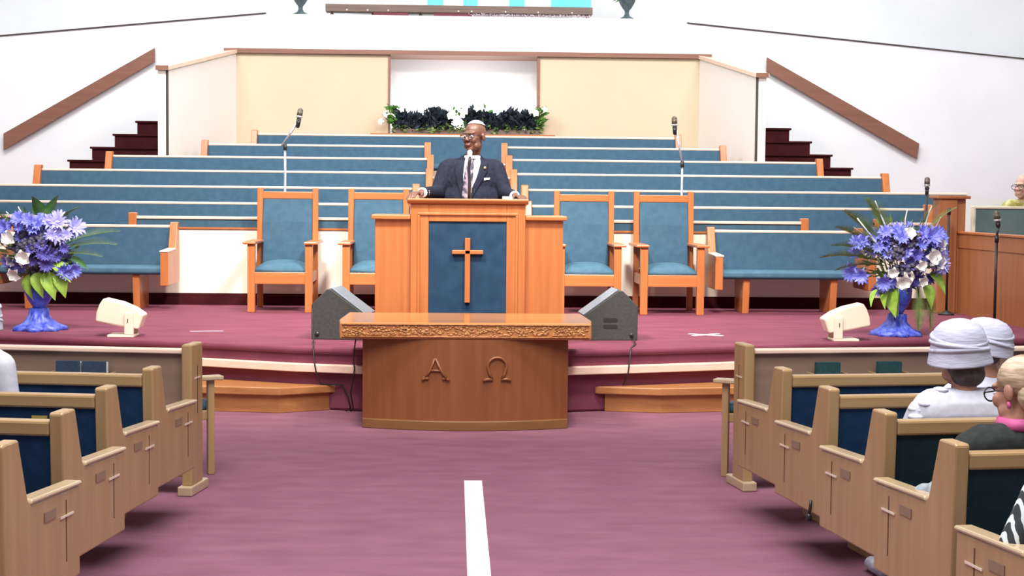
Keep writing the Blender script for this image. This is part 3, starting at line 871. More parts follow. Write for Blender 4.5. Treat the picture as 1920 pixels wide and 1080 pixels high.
def mic_stand(label, loc, poleh, mat, boom=None, head=None, br=0.08):
    t = thing('microphone_stand', label, 'microphone stand', loc, 0, None)
    MB().lathe([(br, 0), (br, 0.012), (0.05, 0.03), (0.014, 0.05)]).build('base', M['black'], t, smooth=False)
    MB().tube([(0, 0, 0.03), (0, 0, poleh)], 0.013, 10).build('pole', mat, t, smooth=True)
    MB().tube([(0, 0, poleh - 0.05), (0, 0, poleh + 0.02)], 0.02, 10).build('clutch', M['black'], t, smooth=True)
    if boom:
        MB().tube([(boom[0][0], boom[0][1], boom[0][2]), boom[1]], 0.012, 8).build('boom', mat, t, smooth=True)
    if head:
        c = MB().cap(head[0], 0.022, head[1], 0.026).build('microphone', M['black'], t, smooth=True)
        d = (Vector(head[1]) - Vector(head[0])).normalized()
        p = Vector(head[1]) + d * 0.045
        MB().cap(p, 0.031, p + d * 0.05, 0.03).build('mesh_head', M['mic_head'], c, smooth=True)
        p = Vector(head[1]) + d * 0.02
        MB().tube([p, p + d * 0.02], 0.034, 12).build('collar', M['chrome'], c, smooth=True)
    return t


ZC = ROWZ[1] - PH
mic_stand('chrome microphone stand with angled boom before the choir, left side', (-1.918, 16.82, ZC), 2.20 - ZC, M['chrome'],
          ((-0.04, 0, 2.19 - ZC), (0.13, -0.02, 2.44 - ZC)), ((0.138, -0.03, 2.41 - ZC), (0.15, -0.03, 2.48 - ZC)))
mic_stand('slim chrome microphone stand before the choir, right side', (2.388, 16.82, ZC), 2.06 - ZC, M['chrome'],
          ((0.01, 0, 2.0 - ZC), (-0.075, -0.02, 2.42 - ZC)), ((-0.088, -0.02, 2.38 - ZC), (-0.093, -0.03, 2.44 - ZC)))
mic_stand('black microphone stand in front of the choir beside the wooden post', (5.09, 16.82, ZC), 1.79 - ZC, M['black'], None, ((0, 0, 1.80 - ZC), (0, 0, 1.81 - ZC)))
mic_stand('bare black stand pole standing against the wooden post', (5.03, 15.86, SF), 1.58 - SF, M['black'])
mic_stand('black microphone stand with white-collared head before the organ screen', (5.135, 14.72, SF), 0.84, M['black'],
          ((-0.01, 0, 0.80), (0.01, -0.02, 0.96)), ((0.004, -0.02, 0.95), (0.0, -0.02, 0.975)))

# ------------------------------------------------------------------ organ corner
t = thing('organ_screen', 'low oak screen wall with tall square post at the right of the stage', 'partition', (5.2, 16.2, SF))
MB().box(-0.20, 0.0, -0.1, 0.12, 0, 1.205).box(0.0, 0.10, -0.06, 0.14, 0, 1.205).build('post', M['organ_wood'], t, bevel=0.008)
MB().box(-0.23, 0.13, -0.13, 0.16, 1.205, 1.24).build('post_cap', M['organ_wood'], t, bevel=0.01)
a = math.atan2(0.13, 4.2)
R_ = Matrix.Rotation(a, 4, 'Z')
MB().box(0.03, 0.09, -2.75, -0.05, 0, 0.69, R_).build('panel', M['organ_wood'], t)
MB().box(0.02, 0.11, -2.75, -0.05, 0.69, 0.84, R_).build('upper_band', M['organ_wood'], t, bevel=0.006)
MB().box(0.005, 0.12, -2.75, -0.05, 0.84, 0.865, R_).build('top_rail', M['oak_h'], t, bevel=0.006)
t = thing('organ_console', 'grey teal organ back with cream top edge behind the oak screen', 'organ', (6.22, 16.45, SF))
MB().box(-0.72, 0.9, -0.2, 0.10, 0, 0.80).build('case', M['organ_wood'], t, bevel=0.008)
MB().box(-0.72, 0.9, -0.02, 0.03, 0.80, 1.105).build('back_panel', M['teal_glass'], t)
MB().box(-0.745, 0.92, -0.04, 0.05, 1.105, 1.13).box(-0.745, -0.72, -0.04, 0.05, 0.80, 1.105).build('edge_trim', M['cream_edge'], t, bevel=0.004)
t = thing('organ_bench', 'wooden organ bench under the seated musician', 'bench', (6.35, 17.28, SF))
SZ = 17.2
# ------------------------------------------------------------------ flowers


def petal_flower(name, mat, n, L, w, cup, seed):
    mb = MB()
    b = mb.b
    for layer in range(2):
        for k in range(n):
            a = 2 * PI * (k + 0.5 * layer) / n
            ca, sa = math.cos(a), math.sin(a)
            l = L * (1 - 0.18 * layer)
            prof = [(0.05, 0.3, 0.0), (0.35, 0.9, cup * 0.5), (0.7, 1.0, cup * 0.9), (1.0, 0.15, cup * (0.7 if layer == 0 else 1.3))]
            rows = []
            for (q, ww, z) in prof:
                rr = q * l
                h = w * ww / 2
                zc = z * l + layer * 0.004
                rows.append([b.verts.new((ca * rr - sa * o_, sa * rr + ca * o_, zc + abs(o_) * 0.35)) for o_ in (-h, 0, h)])
            for i in range(3):
                for j in range(2):
                    b.faces.new((rows[i][j], rows[i][j + 1], rows[i + 1][j + 1], rows[i + 1][j]))
    mb.ell((0, 0, 0.006), 0.012, None, 8, 6)
    o = mb.build(name, mat, None, smooth=True)
    return o


def leaf_mesh(name, mat, L, w, bend, lobes=False):
    mb = MB()
    b = mb.b
    n = 8
    rows = []
    for i in range(n + 1):
        q = i / n
        h = w / 2 * math.sin(PI * (0.06 + 0.94 * q) ** 0.75) + 0.002
        z = -bend * q * q * L
        rows.append([b.verts.new((o_, q * L, z + abs(o_) * 0.4)) for o_ in (-h, -h * 0.5, 0, h * 0.5, h)])
    for i in range(n):
        for j in range(4):
            b.faces.new((rows[i][j], rows[i][j + 1], rows[i + 1][j + 1], rows[i + 1][j]))
    return mb.build(name, mat, None, smooth=True)


def fern_mesh(name, mat, L, w):
    mb = MB()
    b = mb.b
    pts = [Vector((0, L * i / 14, -0.25 * L * (i / 14) ** 2)) for i in range(15)]
    mb.tube(pts, 0.004, 5, 0.001)
    for i in range(2, 43):
        q_ = i / 3
        p = pts[int(q_)].lerp(pts[min(14, int(q_) + 1)], q_ - int(q_))
        l = w * (math.sin(PI * (0.1 + 0.85 * q_ / 14)) + 0.15)
        for s in (-1, 1):
            for dz in (0.12,):
                q = p + Vector((s * l, l * 0.5, dz * l))
                d = Vector((0, L / 80, 0))
                v = [b.verts.new(x) for x in (p - d, p + d, q)]
                b.faces.new(v)
    return mb.build(name, mat, None)


def place(src, parent, loc, direction, roll=0.0, scale=1.0, first=[]):
    """a copy of a blossom or leaf as a child; its local Z (blossom) looks along direction"""
    if src.name not in first:
        first.append(src.name)
        o = src
    else:
        o = src.copy()
        COL.objects.link(o)
    o.parent = parent
    q = Vector(direction).to_track_quat('Z', 'Y')
    o.rotation_mode = 'QUATERNION'
    o.rotation_quaternion = q @ Matrix.Rotation(roll, 4, 'Z').to_quaternion()
    o.location = loc
    o.scale = (scale,) * 3
    return o


def place_leaf(src, parent, loc, direction, roll=0.0, scale=1.0):
    o = place(src, parent, loc, direction, roll, scale)
    q = Vector(direction).to_track_quat('Y', 'Z')
    o.rotation_quaternion = q @ Matrix.Rotation(roll, 4, 'Y').to_quaternion()
    return o


F_blue = petal_flower('blossom', M['petal_blue'], 6, 0.075, 0.021, 0.7, 1)
F_lilac = petal_flower('blossom', M['petal_lilac'], 6, 0.082, 0.021, 0.6, 2)
F_violet = petal_flower('blossom', M['petal_violet'], 6, 0.07, 0.021, 0.7, 3)
F_white = petal_flower('white_blossom', M['petal_white'], 5, 0.055, 0.040, 0.8, 4)
L_green = leaf_mesh('leaf', M['leaf'], 0.24, 0.12, 0.4)
L_lime = leaf_mesh('leaf', M['leaf_lime'], 0.22, 0.13, 0.5)
L_fern = fern_mesh('fern_frond', M['leaf_olive'], 0.42, 0.085)
mb = MB()
for k in range(26):
    v = Vector((rnd.gauss(0, 1), rnd.gauss(0, 1), rnd.gauss(0, 1))).normalized() * rnd.uniform(0.02, 0.055)
    mb.ell(v, rnd.uniform(0.012, 0.02), None, 7, 5)
F_fill = mb.build('filler_bloom', M['filler'], None)
F_twig = MB().tube([(0, 0, 0), (0.012, 0, 0.12), (0.006, 0.01, 0.24), (0.02, 0.01, 0.36)], 0.010, 6, 0.006).build('twig', M['twig'], None, smooth=True)


def arrangement(label, loc, seed, spec):
    R = random.Random(seed)
    t = thing('flower_arrangement', label, 'flowers', loc, 0, 'blue flower arrangements on the stage')
    MB().lathe([(0.075, 0.0), (0.085, 0.015), (0.06, 0.05), (0.045, 0.12), (0.055, 0.20), (0.095, 0.26), (0.125, 0.33), (0.13, 0.40), (0.12, 0.44), (0.10, 0.44), (0.10, 0.36)], (0, 0, 0), 28).build('vase', M['vase_blue'], t, smooth=True)
    MB().lathe([(0.21, 0.0), (0.20, 0.03), (0.13, 0.065), (0.085, 0.12), (0.075, 0.19), (0.07, 0.19), (0.08, 0.12), (0.12, 0.055), (0.18, 0.003)], (0, 0, 0), 44,
               lambda a, z: 0.14 * math.sin(7 * a + 20 * z) + 0.05 * math.sin(17 * a)).build('tulle_skirt', M['tulle'], t, smooth=True)
    cz = Vector((0, 0, 0.72))
    mb = MB()
    for _ in range(260):
        a, q = R.uniform(0, 2 * PI), math.sqrt(R.random())
        p = Vector((0.30 * q * math.cos(a), R.uniform(-0.14, 0.10), 0.72 + 0.28 * q * math.sin(a)))
        d = (p - Vector((0, 0.02, 0.55))).normalized()
        sd = d.cross(Vector((R.gauss(0, 1), R.gauss(0, 1), R.gauss(0, 1)))).normalized() * R.uniform(0.008, 0.02)
        L = R.uniform(0.05, 0.12)
        mb.b.faces.new([mb.b.verts.new(x) for x in (p, p + d * L * 0.5 + sd, p + d * L, p + d * L * 0.5 - sd)])
    for _ in range(30):
        a = R.uniform(0, 2 * PI)
        mb.tube([(0.03 * math.cos(a), 0.03 * math.sin(a), 0.36), (0.2 * math.cos(a), 0.1 * math.sin(a), 0.66 + R.uniform(-0.1, 0.2))], 0.004, 5)
    tag(mb.build('foliage', M['leaf_olive'], t), kind='stuff')
    for (kind, x, z, y, sc) in spec:
        p = Vector((x, y, z))
        d = (p - cz).normalized() + Vector((0, -0.9, 0.1))
        src = {'b': F_blue, 'l': F_lilac, 'v': F_violet, 'w': F_white, 'f': F_fill}[kind]
        place(src, t, p, d, R.uniform(0, 6), sc)
    return t, R


def scatter(R, cx, cz, rx, rz, n, kind, sc=(0.9, 1.2)):
    out = []
    for _ in range(n):
        a, q = R.uniform(0, 2 * PI), math.sqrt(R.random())
        x, z = cx + rx * q * math.cos(a), cz + rz * q * math.sin(a)
        out.append((kind, x, z, -0.22 * (1 - q * q) - R.uniform(0, 0.05), R.uniform(*sc)))
    return out


R1_ = random.Random(11)
# left bouquet (local, x right, z up from the stage)
specL = (scatter(R1_, -0.02, 0.93, 0.13, 0.06, 6, 'b', (1.0, 1.35)) + scatter(R1_, 0.17, 0.88, 0.14, 0.10, 7, 'l', (1.0, 1.4)) + scatter(R1_, -0.28, 0.85, 0.10, 0.08, 4, 'b')
         + scatter(R1_, 0.10, 0.62, 0.13, 0.08, 6, 'v', (1.0, 1.3)) + scatter(R1_, 0.27, 0.52, 0.06, 0.03, 3, 'b') + scatter(R1_, -0.19, 0.62, 0.06, 0.05, 3, 'b')
         + scatter(R1_, -0.12, 0.64, 0.09, 0.10, 5, 'w', (1.0, 1.3)) + [('w', -0.17, 0.79, -0.22, 1.4), ('w', -0.05, 0.64, -0.26, 1.3), ('w', -0.14, 0.50, -0.2, 1.2)]
         + scatter(R1_, 0.02, 0.73, 0.20, 0.18, 16, 'f', (1.0, 1.5)))
specL += scatter(R1_, 0.02, 0.86, 0.24, 0.12, 10, 'b', (0.7, 1.0)) + scatter(R1_, 0.05, 0.70, 0.28, 0.22, 12, 'v', (0.7, 1.0)) + scatter(R1_, 0.15, 0.85, 0.18, 0.12, 8, 'l', (0.7, 1.0))
tL, Rr = arrangement('blue vase of lilac and white flowers at the left edge of the stage', (-3.66, 13.45, SF), 21, specL)
for (x, z, dx, dz, s) in ((0.12, 0.98, 0.15, 1.0, 0.9), (0.05, 0.95, -0.15, 1.0, 1.0), (0.22, 0.93, 0.5, 0.9, 0.9), (0.26, 0.62, 1, -0.1, 0.8)):
    place_leaf(L_green, tL, (x, -0.08, z), (dx, -0.25, dz), 0.4 * s, s)
for (x, z, dx, dz, s) in ((0.02, 0.50, 0.15, -0.9, 0.9), (0.1, 0.5, 0.35, -0.8, 1.0), (0.2, 0.5, 0.4, -1.0, 0.9), (-0.28, 0.45, -0.5, -0.4, 0.8), (0.16, 0.58, 0.8, -0.4, 0.9), (-0.05, 0.48, -0.1, -1, 0.9)):
    place_leaf(L_lime, tL, (x, -0.14, z), (dx, -0.5, dz), 0.5, s)
for (x, z, dx, dz, s) in ((0.2, 0.72, 1.0, 0.55, 1.25), (0.2, 0.70, 1.0, 0.35, 1.15), (0.18, 0.66, 1.0, 0.2, 0.9), (-0.25, 0.8, -0.7, 0.6, 0.9), (-0.15, 0.85, -0.6, 0.8, 0.9), (-0.3, 0.7, -1, 0.1, 0.8)):
    place_leaf(L_fern, tL, (x, -0.1, z), (dx, -0.2, dz), 0.3, s)
for (x, z, dx, dz, s) in ((-0.02, 0.82, -0.5, 1.0, 0.75), (-0.05, 0.8, -0.7, 0.8, 0.8), (-0.1, 0.75, -1, 0.6, 0.8)):
    place(F_twig, tL, (x, -0.12, z), (dx, -0.1, dz), 0, s)
R2_ = random.Random(12)
specR = (scatter(R2_, -0.11, 0.86, 0.15, 0.08, 6, 'b', (1.0, 1.3)) + scatter(R2_, 0.22, 0.86, 0.13, 0.09, 7, 'b', (1.0, 1.4)) + scatter(R2_, -0.36, 0.78, 0.08, 0.06, 4, 'b')
         + scatter(R2_, -0.08, 0.74, 0.13, 0.07, 5, 'l', (1.0, 1.4)) + scatter(R2_, -0.17, 0.49, 0.08, 0.07, 5, 'b') + scatter(R2_, -0.38, 0.55, 0.06, 0.04, 3, 'b')
         + scatter(R2_, 0.33, 0.65, 0.06, 0.07, 4, 'l') + scatter(R2_, 0.10, 0.60, 0.18, 0.12, 8, 'v', (1.0, 1.3))
         + [('w', 0.21, 0.70, -0.24, 1.5), ('w', 0.27, 0.66, -0.2, 1.4), ('w', -0.03, 0.50, -0.25, 1.4), ('w', 0.02, 0.54, -0.22, 1.1), ('w', -0.1, 0.57, -0.2, 1.0),
            ('w', 0.03, 0.89, -0.2, 1.1), ('w', 0.30, 0.80, -0.15, 1.2), ('w', 0.12, 0.63, -0.25, 1.0), ('w', 0.15, 0.5, -0.2, 1.0)]
         + scatter(R2_, 0.02, 0.70, 0.22, 0.20, 18, 'f', (1.0, 1.5)))
specR += scatter(R2_, 0.0, 0.80, 0.32, 0.16, 14, 'b', (0.7, 1.0)) + scatter(R2_, 0.08, 0.66, 0.28, 0.2, 14, 'v', (0.7, 1.0)) + scatter(R2_, 0.2, 0.78, 0.2, 0.15, 8, 'l', (0.7, 1.0))
tR, Rr = arrangement('blue vase of violet and white flowers with silver twigs at the right of the stage', (3.81, 13.45, SF), 22, specR)
for (x, z, dx, dz, s) in ((-0.15, 0.75, -1.0, 0.75, 1.2), (-0.15, 0.78, -0.8, 1.0, 1.2), (-0.1, 0.85, -0.45, 1.0, 1.05), (-0.2, 0.66, -1.0, 0.3, 1.3), (-0.15, 0.7, -1.0, 0.45, 1.2), (-0.15, 0.62, -1, 0.15, 1.1),
                          (0.1, 0.85, 0.3, 1.0, 0.95), (0.2, 0.9, 0.6, 0.9, 0.8), (0.22, 0.45, 0.3, -1, 0.9), (0.15, 0.45, 0.1, -1, 0.9)):
    place_leaf(L_fern, tR, (x, -0.1, z), (dx, -0.2, dz), 0.3, s)
for (x, z, dx, dz, s) in ((-0.1, 0.45, -0.6, -0.5, 1.0), (-0.05, 0.42, -0.35, -0.9, 1.0), (-0.18, 0.42, -0.9, -0.4, 0.9), (0.25, 0.55, 0.7, -0.5, 0.9), (-0.08, 0.4, -0.2, -0.6, 1.0), (0.2, 0.45, 0.5, -0.9, 0.9)):
    place_leaf(L_lime, tR, (x, -0.13, z), (dx, -0.5, dz), 0.4, s)
for (x, z, dx, dz, s) in ((-0.18, 0.75, -0.75, 0.8, 1.05), (-0.12, 0.88, -0.55, 1.0, 0.95), (0.0, 0.85, 0.05, 1, 0.75), (0.15, 0.85, 0.3, 1, 0.85), (0.25, 0.88, 0.4, 0.9, 0.5), (-0.3, 0.85, -0.9, 0.6, 0.5)):
    place(F_twig, tR, (x, -0.14, z), (dx, -0.15, dz), 0, s)

# planter of dark foliage and white lilies on the sill of the baptistry opening
t = thing('flower_planter', 'long planter of dark foliage and white lilies on the baptistry sill', 'planter', (0.07, 22.46, 2.56))
MB().box(-1.06, 1.06, -0.09, 0.09, 0, 0.07).build('box', M['beam'], t)
RP = random.Random(5)


def tuft(name, mat, n, f, parent, kind=None):
    mb = MB()
    b = mb.b
    for _ in range(n):
        p, d, L, w = f()
        d = d.normalized()
        sd = d.cross(Vector((RP.gauss(0, 1), RP.gauss(0, 1), RP.gauss(0, 1)))).normalized() * w
        q = p + d * L
        m_ = p + d * L * 0.5
        vs = [b.verts.new(x) for x in (p, m_ + sd, q, m_ - sd)]
        b.faces.new(vs)
    o = mb.build(name, mat, parent)
    if kind:
        o['kind'] = kind
    return o


def f_dark():
    x = RP.uniform(-1.0, 1.02)
    while abs(x + 0.10) < 0.13:
        x = RP.uniform(-1.0, 1.02)
    h = 0.27 + 0.05 * math.sin(x * 11) + 0.03 * math.sin(x * 23)
    return Vector((x, RP.uniform(-0.1, 0.1), RP.uniform(0.06, h))), Vector((RP.gauss(0, 0.5), RP.gauss(-0.3, 0.5), RP.uniform(0.1, 1))), RP.uniform(0.07, 0.14), RP.uniform(0.02, 0.036)


def f_green():
    x = RP.uniform(-1.08, 1.1)
    return Vector((x, RP.uniform(-0.12, 0.06), RP.uniform(0.02, 0.12))), Vector((RP.gauss(0, 0.7), -0.5, RP.uniform(-0.4, 0.7))), RP.uniform(0.05, 0.1), RP.uniform(0.012, 0.025)


tag(tuft('foliage', M['leaf_dark'], 3200, f_dark, t, 'stuff'))
tag(tuft('trailing_greenery', M['leaf_olive'], 600, f_green, t, 'stuff'))


def f_end():
    s = RP.choice((-1, 1, 1, -1, 0))
    x = s * RP.uniform(0.95, 1.1) if s else RP.uniform(-0.25, 0.3)
    return Vector((x, RP.uniform(-0.1, 0.0), RP.uniform(0.12, 0.38))), Vector((s * 0.7 + RP.gauss(0, 0.4), -0.4, RP.uniform(0, 0.9))), RP.uniform(0.06, 0.14), RP.uniform(0.015, 0.03)


tag(tuft('lily_leaves', M['leaf'], 130, f_end, t, 'stuff'))
for (x, z, dx, sc) in ((-0.20, 0.25, -0.3, 1.3), (-0.13, 0.17, 0.1, 1.2), (-0.04, 0.31, 0.2, 1.2), (0.14, 0.36, 0.3, 1.0), (-0.05, 0.40, -0.3, 0.9), (-1.12, 0.27, -0.6, 1.1), (-1.2, 0.16, -0.6, 1.0),
                       (0.92, 0.38, 0.1, 1.1), (0.98, 0.30, 0.4, 1.1), (1.1, 0.36, 0.8, 1.0), (-0.24, 0.38, -0.4, 0.9), (-0.93, 0.33, 0.2, 0.8)):
    place(F_white, t, (x, -0.13, z), (dx, -1, 0.3), RP.uniform(0, 6), sc)

# ------------------------------------------------------------------ balcony: altar shelf, banner, urns
t = thing('altar_shelf', 'long low dark wooden shelf on small feet on the balcony ledge', 'shelf', (0, 23.55, 4.36))
MB().box(-2.04, 1.97, -0.10, 0.15, 0.055, 0.165).build('beam', M['beam'], t, bevel=0.006)
for x in (-1.95, -1.33, -0.62, -0.1, 1.9):
    MB().lathe([(0.035, 0), (0.03, 0.02), (0.012, 0.05), (0.02, 0.056)], (x, 0, 0), 12).build('foot', M['beam'], t)
for x in (-1.72, -1.41, -1.1, -0.05, 0.15, 0.66, 1.15, 1.66):
    MB().ell((x, -0.105, 0.078), 0.013, None, 8, 6).build('stud', M['white_tape'], t)
t = thing('altar_banner', 'cream and cyan cloth banner standing above the balcony shelf', 'banner', (0, 23.62, 4.526))
MB().box(-1.9, 1.97, -0.01, 0.01, 0, 0.7).build('cloth', M['banner'], t)
for (a, b_) in ((-0.52, -0.28), (0.02, 0.24), (0.72, 0.95), (1.35, 1.96)):
    MB().box(a, b_, -0.014, -0.011, 0, 0.7).build('cyan_panel', M['cyan'], t)
tag(MB().box(-1.32, -0.80, 23.42, 23.5, 4.361, 4.405).build('storage_box', M['maroon']), 'flat maroon box under the balcony shelf, further left', 'box')
tag(MB().box(-0.42, 0.15, 23.42, 23.5, 4.361, 4.405).build('storage_box', M['maroon']), 'flat maroon box under the middle of the balcony shelf', 'box')


def f_gar():
    x = RP.uniform(0.1, 1.95)
    return Vector((x, 23.42 + RP.uniform(-0.04, 0.02), 4.362 + RP.uniform(0.0, 0.03))), Vector((RP.gauss(0, 1), -0.3, RP.uniform(0.1, 1))), RP.uniform(0.015, 0.03), RP.uniform(0.006, 0.012)


g = tuft('flower_garland', M['blossom_pink'], 420, f_gar, None)
tag(g, 'low garland of small pale blossoms along the balcony ledge', 'garland')
for (label, x) in (('verdigris pedestal urn on the balcony ledge, left of the banner', -2.42), ('verdigris pedestal urn on the balcony ledge, right of the banner', 2.50)):
    t = thing('urn', label, 'urn', (x, 23.55, 4.36), 0, 'urns on the balcony ledge')
    MB().lathe([(0.12, 0), (0.11, 0.018), (0.05, 0.05), (0.032, 0.09), (0.035, 0.13), (0.075, 0.18), (0.12, 0.26), (0.14, 0.36), (0.15, 0.38), (0.13, 0.38)], (0, 0, 0), 24).build('body', M['urn'], t, smooth=True)

    def f_urn():
        a = RP.uniform(0, 2 * PI)
        return Vector((0.05 * math.cos(a), 0.05 * math.sin(a), 0.36)), Vector((math.cos(a), math.sin(a), RP.uniform(-0.4, 1))), RP.uniform(0.15, 0.4), RP.uniform(0.012, 0.025)
    tuft('leaves', M['leaf'], 60, f_urn, t, 'stuff')

# ------------------------------------------------------------------ side armchairs in front of the screens


def side_chair(label, loc, rz):
    t = thing('side_armchair', label, 'chair', loc, rz, 'low wooden armchairs in front of the pew screens')
    for x in (0.0, 0.52):
        for y in (0.0, 0.50):
            MB().box(x, x + 0.04, y, y + 0.04, 0, 0.57 if x < 0.1 else 0.74).build('leg', M['pew_v'], t, bevel=0.004)
    for y in (-0.03, 0.475):
        MB().box(-0.05, 0.52, y, y + 0.09, 0.57, 0.595).build('armrest', M['pew_cap'], t, bevel=0.006)
    MB().box(0.0, 0.56, 0.02, 0.52, 0.33, 0.385).build('seat_frame', M['pew_v'], t, bevel=0.004)
    MB().box(-0.01, 0.52, 0.045, 0.495, 0.385, 0.435).build('seat', M['blue_seat'], t, bevel=0.02, seg=3)
    MB().box(0.525, 0.555, 0.04, 0.50, 0.45, 0.73).build('backrest', M['blue'], t, bevel=0.01)


side_chair('wooden armchair with blue seat in front of the right pew screen', (1.535, 9.24, 0), -0.45)
side_chair('wooden armchair with blue seat in front of the left pew screen', (-1.75, 9.75, 0), PI + 0.45)

# ------------------------------------------------------------------ people


def HM(loc, yaw=0.0, tilt=0.0, sc=1.0, roll=0.0):
    return Matrix.Translation(Vector(loc)) @ Matrix.Rotation(yaw, 4, 'Z') @ Matrix.Rotation(tilt, 4, 'X') @ Matrix.Rotation(roll, 4, 'Y') @ Matrix.Diagonal((sc, sc, sc, 1))


def head_prims(mb, H):
    """face looks to local -Y, origin between the ears"""
    e = lambda c, r: mb.ell(c, r, H, 18, 12)
    e((0, 0.018, 0.035), (0.076, 0.098, 0.085))
    e((0, -0.03, -0.035), (0.060, 0.068, 0.082))
    e((0, -0.066, -0.098), (0.030, 0.026, 0.024))
    e((0, -0.078, 0.024), (0.052, 0.026, 0.014))
    for s in (-1, 1):
        e((s * 0.037, -0.068, -0.03), (0.026, 0.026, 0.03))
        e((s * 0.048, -0.03, -0.075), (0.022, 0.04, 0.03))
        e((s * 0.080, 0.014, -0.012), (0.010, 0.022, 0.033))
        e((s * 0.013, -0.104, -0.032), (0.011, 0.012, 0.010))
    mb.cap((0, -0.093, 0.008), 0.010, (0, -0.113, -0.026), 0.013, H)
    e((0, -0.094, -0.062), (0.025, 0.012, 0.008))
    e((0, -0.092, -0.076), (0.022, 0.012, 0.008))


def neck(mb, H, base, r=0.055):
    a = H @ Vector((0, 0.02, -0.06))
    mb.cap(a, r * 0.95, base, r * 1.1)


def finger_hand(mb, wrist, palm_dir, finger_dir, side, sc=1.0, curl=0.5, thumb_side=1):
    """palm with four fingers and a thumb; finger_dir along the hand, palm_dir out of the palm, side across the knuckles"""
    f = Vector(finger_dir).normalized()
    p = Vector(palm_dir).normalized()
    s = Vector(side).normalized()
    w = Vector(wrist)
    for k in range(4):
        o_ = s * ((k - 1.5) * 0.020 * sc)
        mb.cap(w + o_ * 0.6, 0.014 * sc, w + f * 0.085 * sc + o_, 0.0115 * sc)
        L = (0.068, 0.078, 0.074, 0.058)[k] * sc
        a = w + f * 0.09 * sc + o_ * 1.06
        b_ = a + (f * math.cos(curl) + p * math.sin(curl)) * L * 0.5
        c = b_ + (f * math.cos(curl * 2) + p * math.sin(curl * 2)) * L * 0.5
        mb.cap(a, 0.0098 * sc, b_, 0.0088 * sc, None, 8)
        mb.cap(b_, 0.0088 * sc, c, 0.0075 * sc, None, 8)
    a = w + f * 0.03 * sc + s * thumb_side * 0.026 * sc
    b_ = a + (f * 0.6 + s * thumb_side * 0.7 + p * 0.35).normalized() * 0.038 * sc
    c = b_ + (f * 0.9 + s * thumb_side * 0.25 + p * 0.3).normalized() * 0.03 * sc
    mb.cap(a, 0.0125 * sc, b_, 0.0105 * sc, None, 8)
    mb.cap(b_, 0.0105 * sc, c, 0.0085 * sc, None, 8)


def eyes(H, parent):
    for s in (-1, 1):
        e = MB().ell((s * 0.032, -0.080, -0.002), (0.0145, 0.012, 0.0085), H, 12, 8).build('eye', M['eye_white'], parent, smooth=True)
        MB().ell((s * 0.032, -0.0905, -0.002), (0.006, 0.003, 0.006), H, 10, 6).build('iris', M['black'], e, smooth=True)


def glasses(H, parent, mat, r=0.027):
    mb = MB()
    for s in (-1, 1):
        mb.tube([H @ Vector((s * 0.034 + r * 1.1 * math.cos(a), -0.108, -0.004 + r * 0.85 * math.sin(a))) for a in [2 * PI * k / 20 for k in range(21)]], 0.0032, 6)
        mb.tube([H @ Vector((s * 0.062, -0.107, 0.004)), H @ Vector((s * 0.078, -0.05, 0.004)), H @ Vector((s * 0.084, 0.012, 0.0))], 0.003, 6)
    mb.tube([H @ Vector((-0.008, -0.108, 0.0)), H @ Vector((0.008, -0.108, 0.0))], 0.003, 6)
    gl = mb.build('glasses', mat, parent, smooth=True)
    return gl


def patch(surf, left, right, off, mat, name, parent, rows=14, cols=8, th=0.003, dirv=(0, 1, 0)):
    """a thin cloth piece laid on a built surface: left/right are (x,z) poly-lines seen from the front"""
    bvh = BVHTree.FromPolygons([v.co.copy() for v in surf.data.vertices], [tuple(p.vertices) for p in surf.data.polygons])
    def along(pl, q):
        q *= len(pl) - 1
        i = min(int(q), len(pl) - 2)
        return Vector(pl[i]).lerp(Vector(pl[i + 1]), q - i)
    d = Vector(dirv)
    mb = MB()
    b = mb.b
    grid = []
    last = 0.0
    for i in range(rows + 1):
        a, c = along(left, i / rows), along(right, i / rows)
        row = []
        for j in range(cols + 1):
            p = a.lerp(c, j / cols)
            hit = bvh.ray_cast(Vector((p.x, 0, p.y)) - d * 2, d)
            y = hit[0].y if hit[0] else last
            last = y
            row.append((p.x, y - off * d.y, p.y))
        grid.append(row)
    F_ = [[b.verts.new(p) for p in r] for r in grid]
    B_ = [[b.verts.new((p[0], p[1] + th * d.y, p[2])) for p in r] for r in grid]
    for i in range(rows):
        for j in range(cols):
            b.faces.new((F_[i][j], F_[i][j + 1], F_[i + 1][j + 1], F_[i + 1][j]))
            b.faces.new((B_[i][j], B_[i + 1][j], B_[i + 1][j + 1], B_[i][j + 1]))
    for i in range(rows):
        b.faces.new((F_[i][0], F_[i + 1][0], B_[i + 1][0], B_[i][0]))
        b.faces.new((F_[i][cols], B_[i][cols], B_[i + 1][cols], F_[i + 1][cols]))
    for j in range(cols):
        b.faces.new((F_[0][j], B_[0][j], B_[0][j + 1], F_[0][j + 1]))
        b.faces.new((F_[rows][j], F_[rows][j + 1], B_[rows][j + 1], B_[rows][j]))
    return mb.build(name, mat, parent, smooth=True)


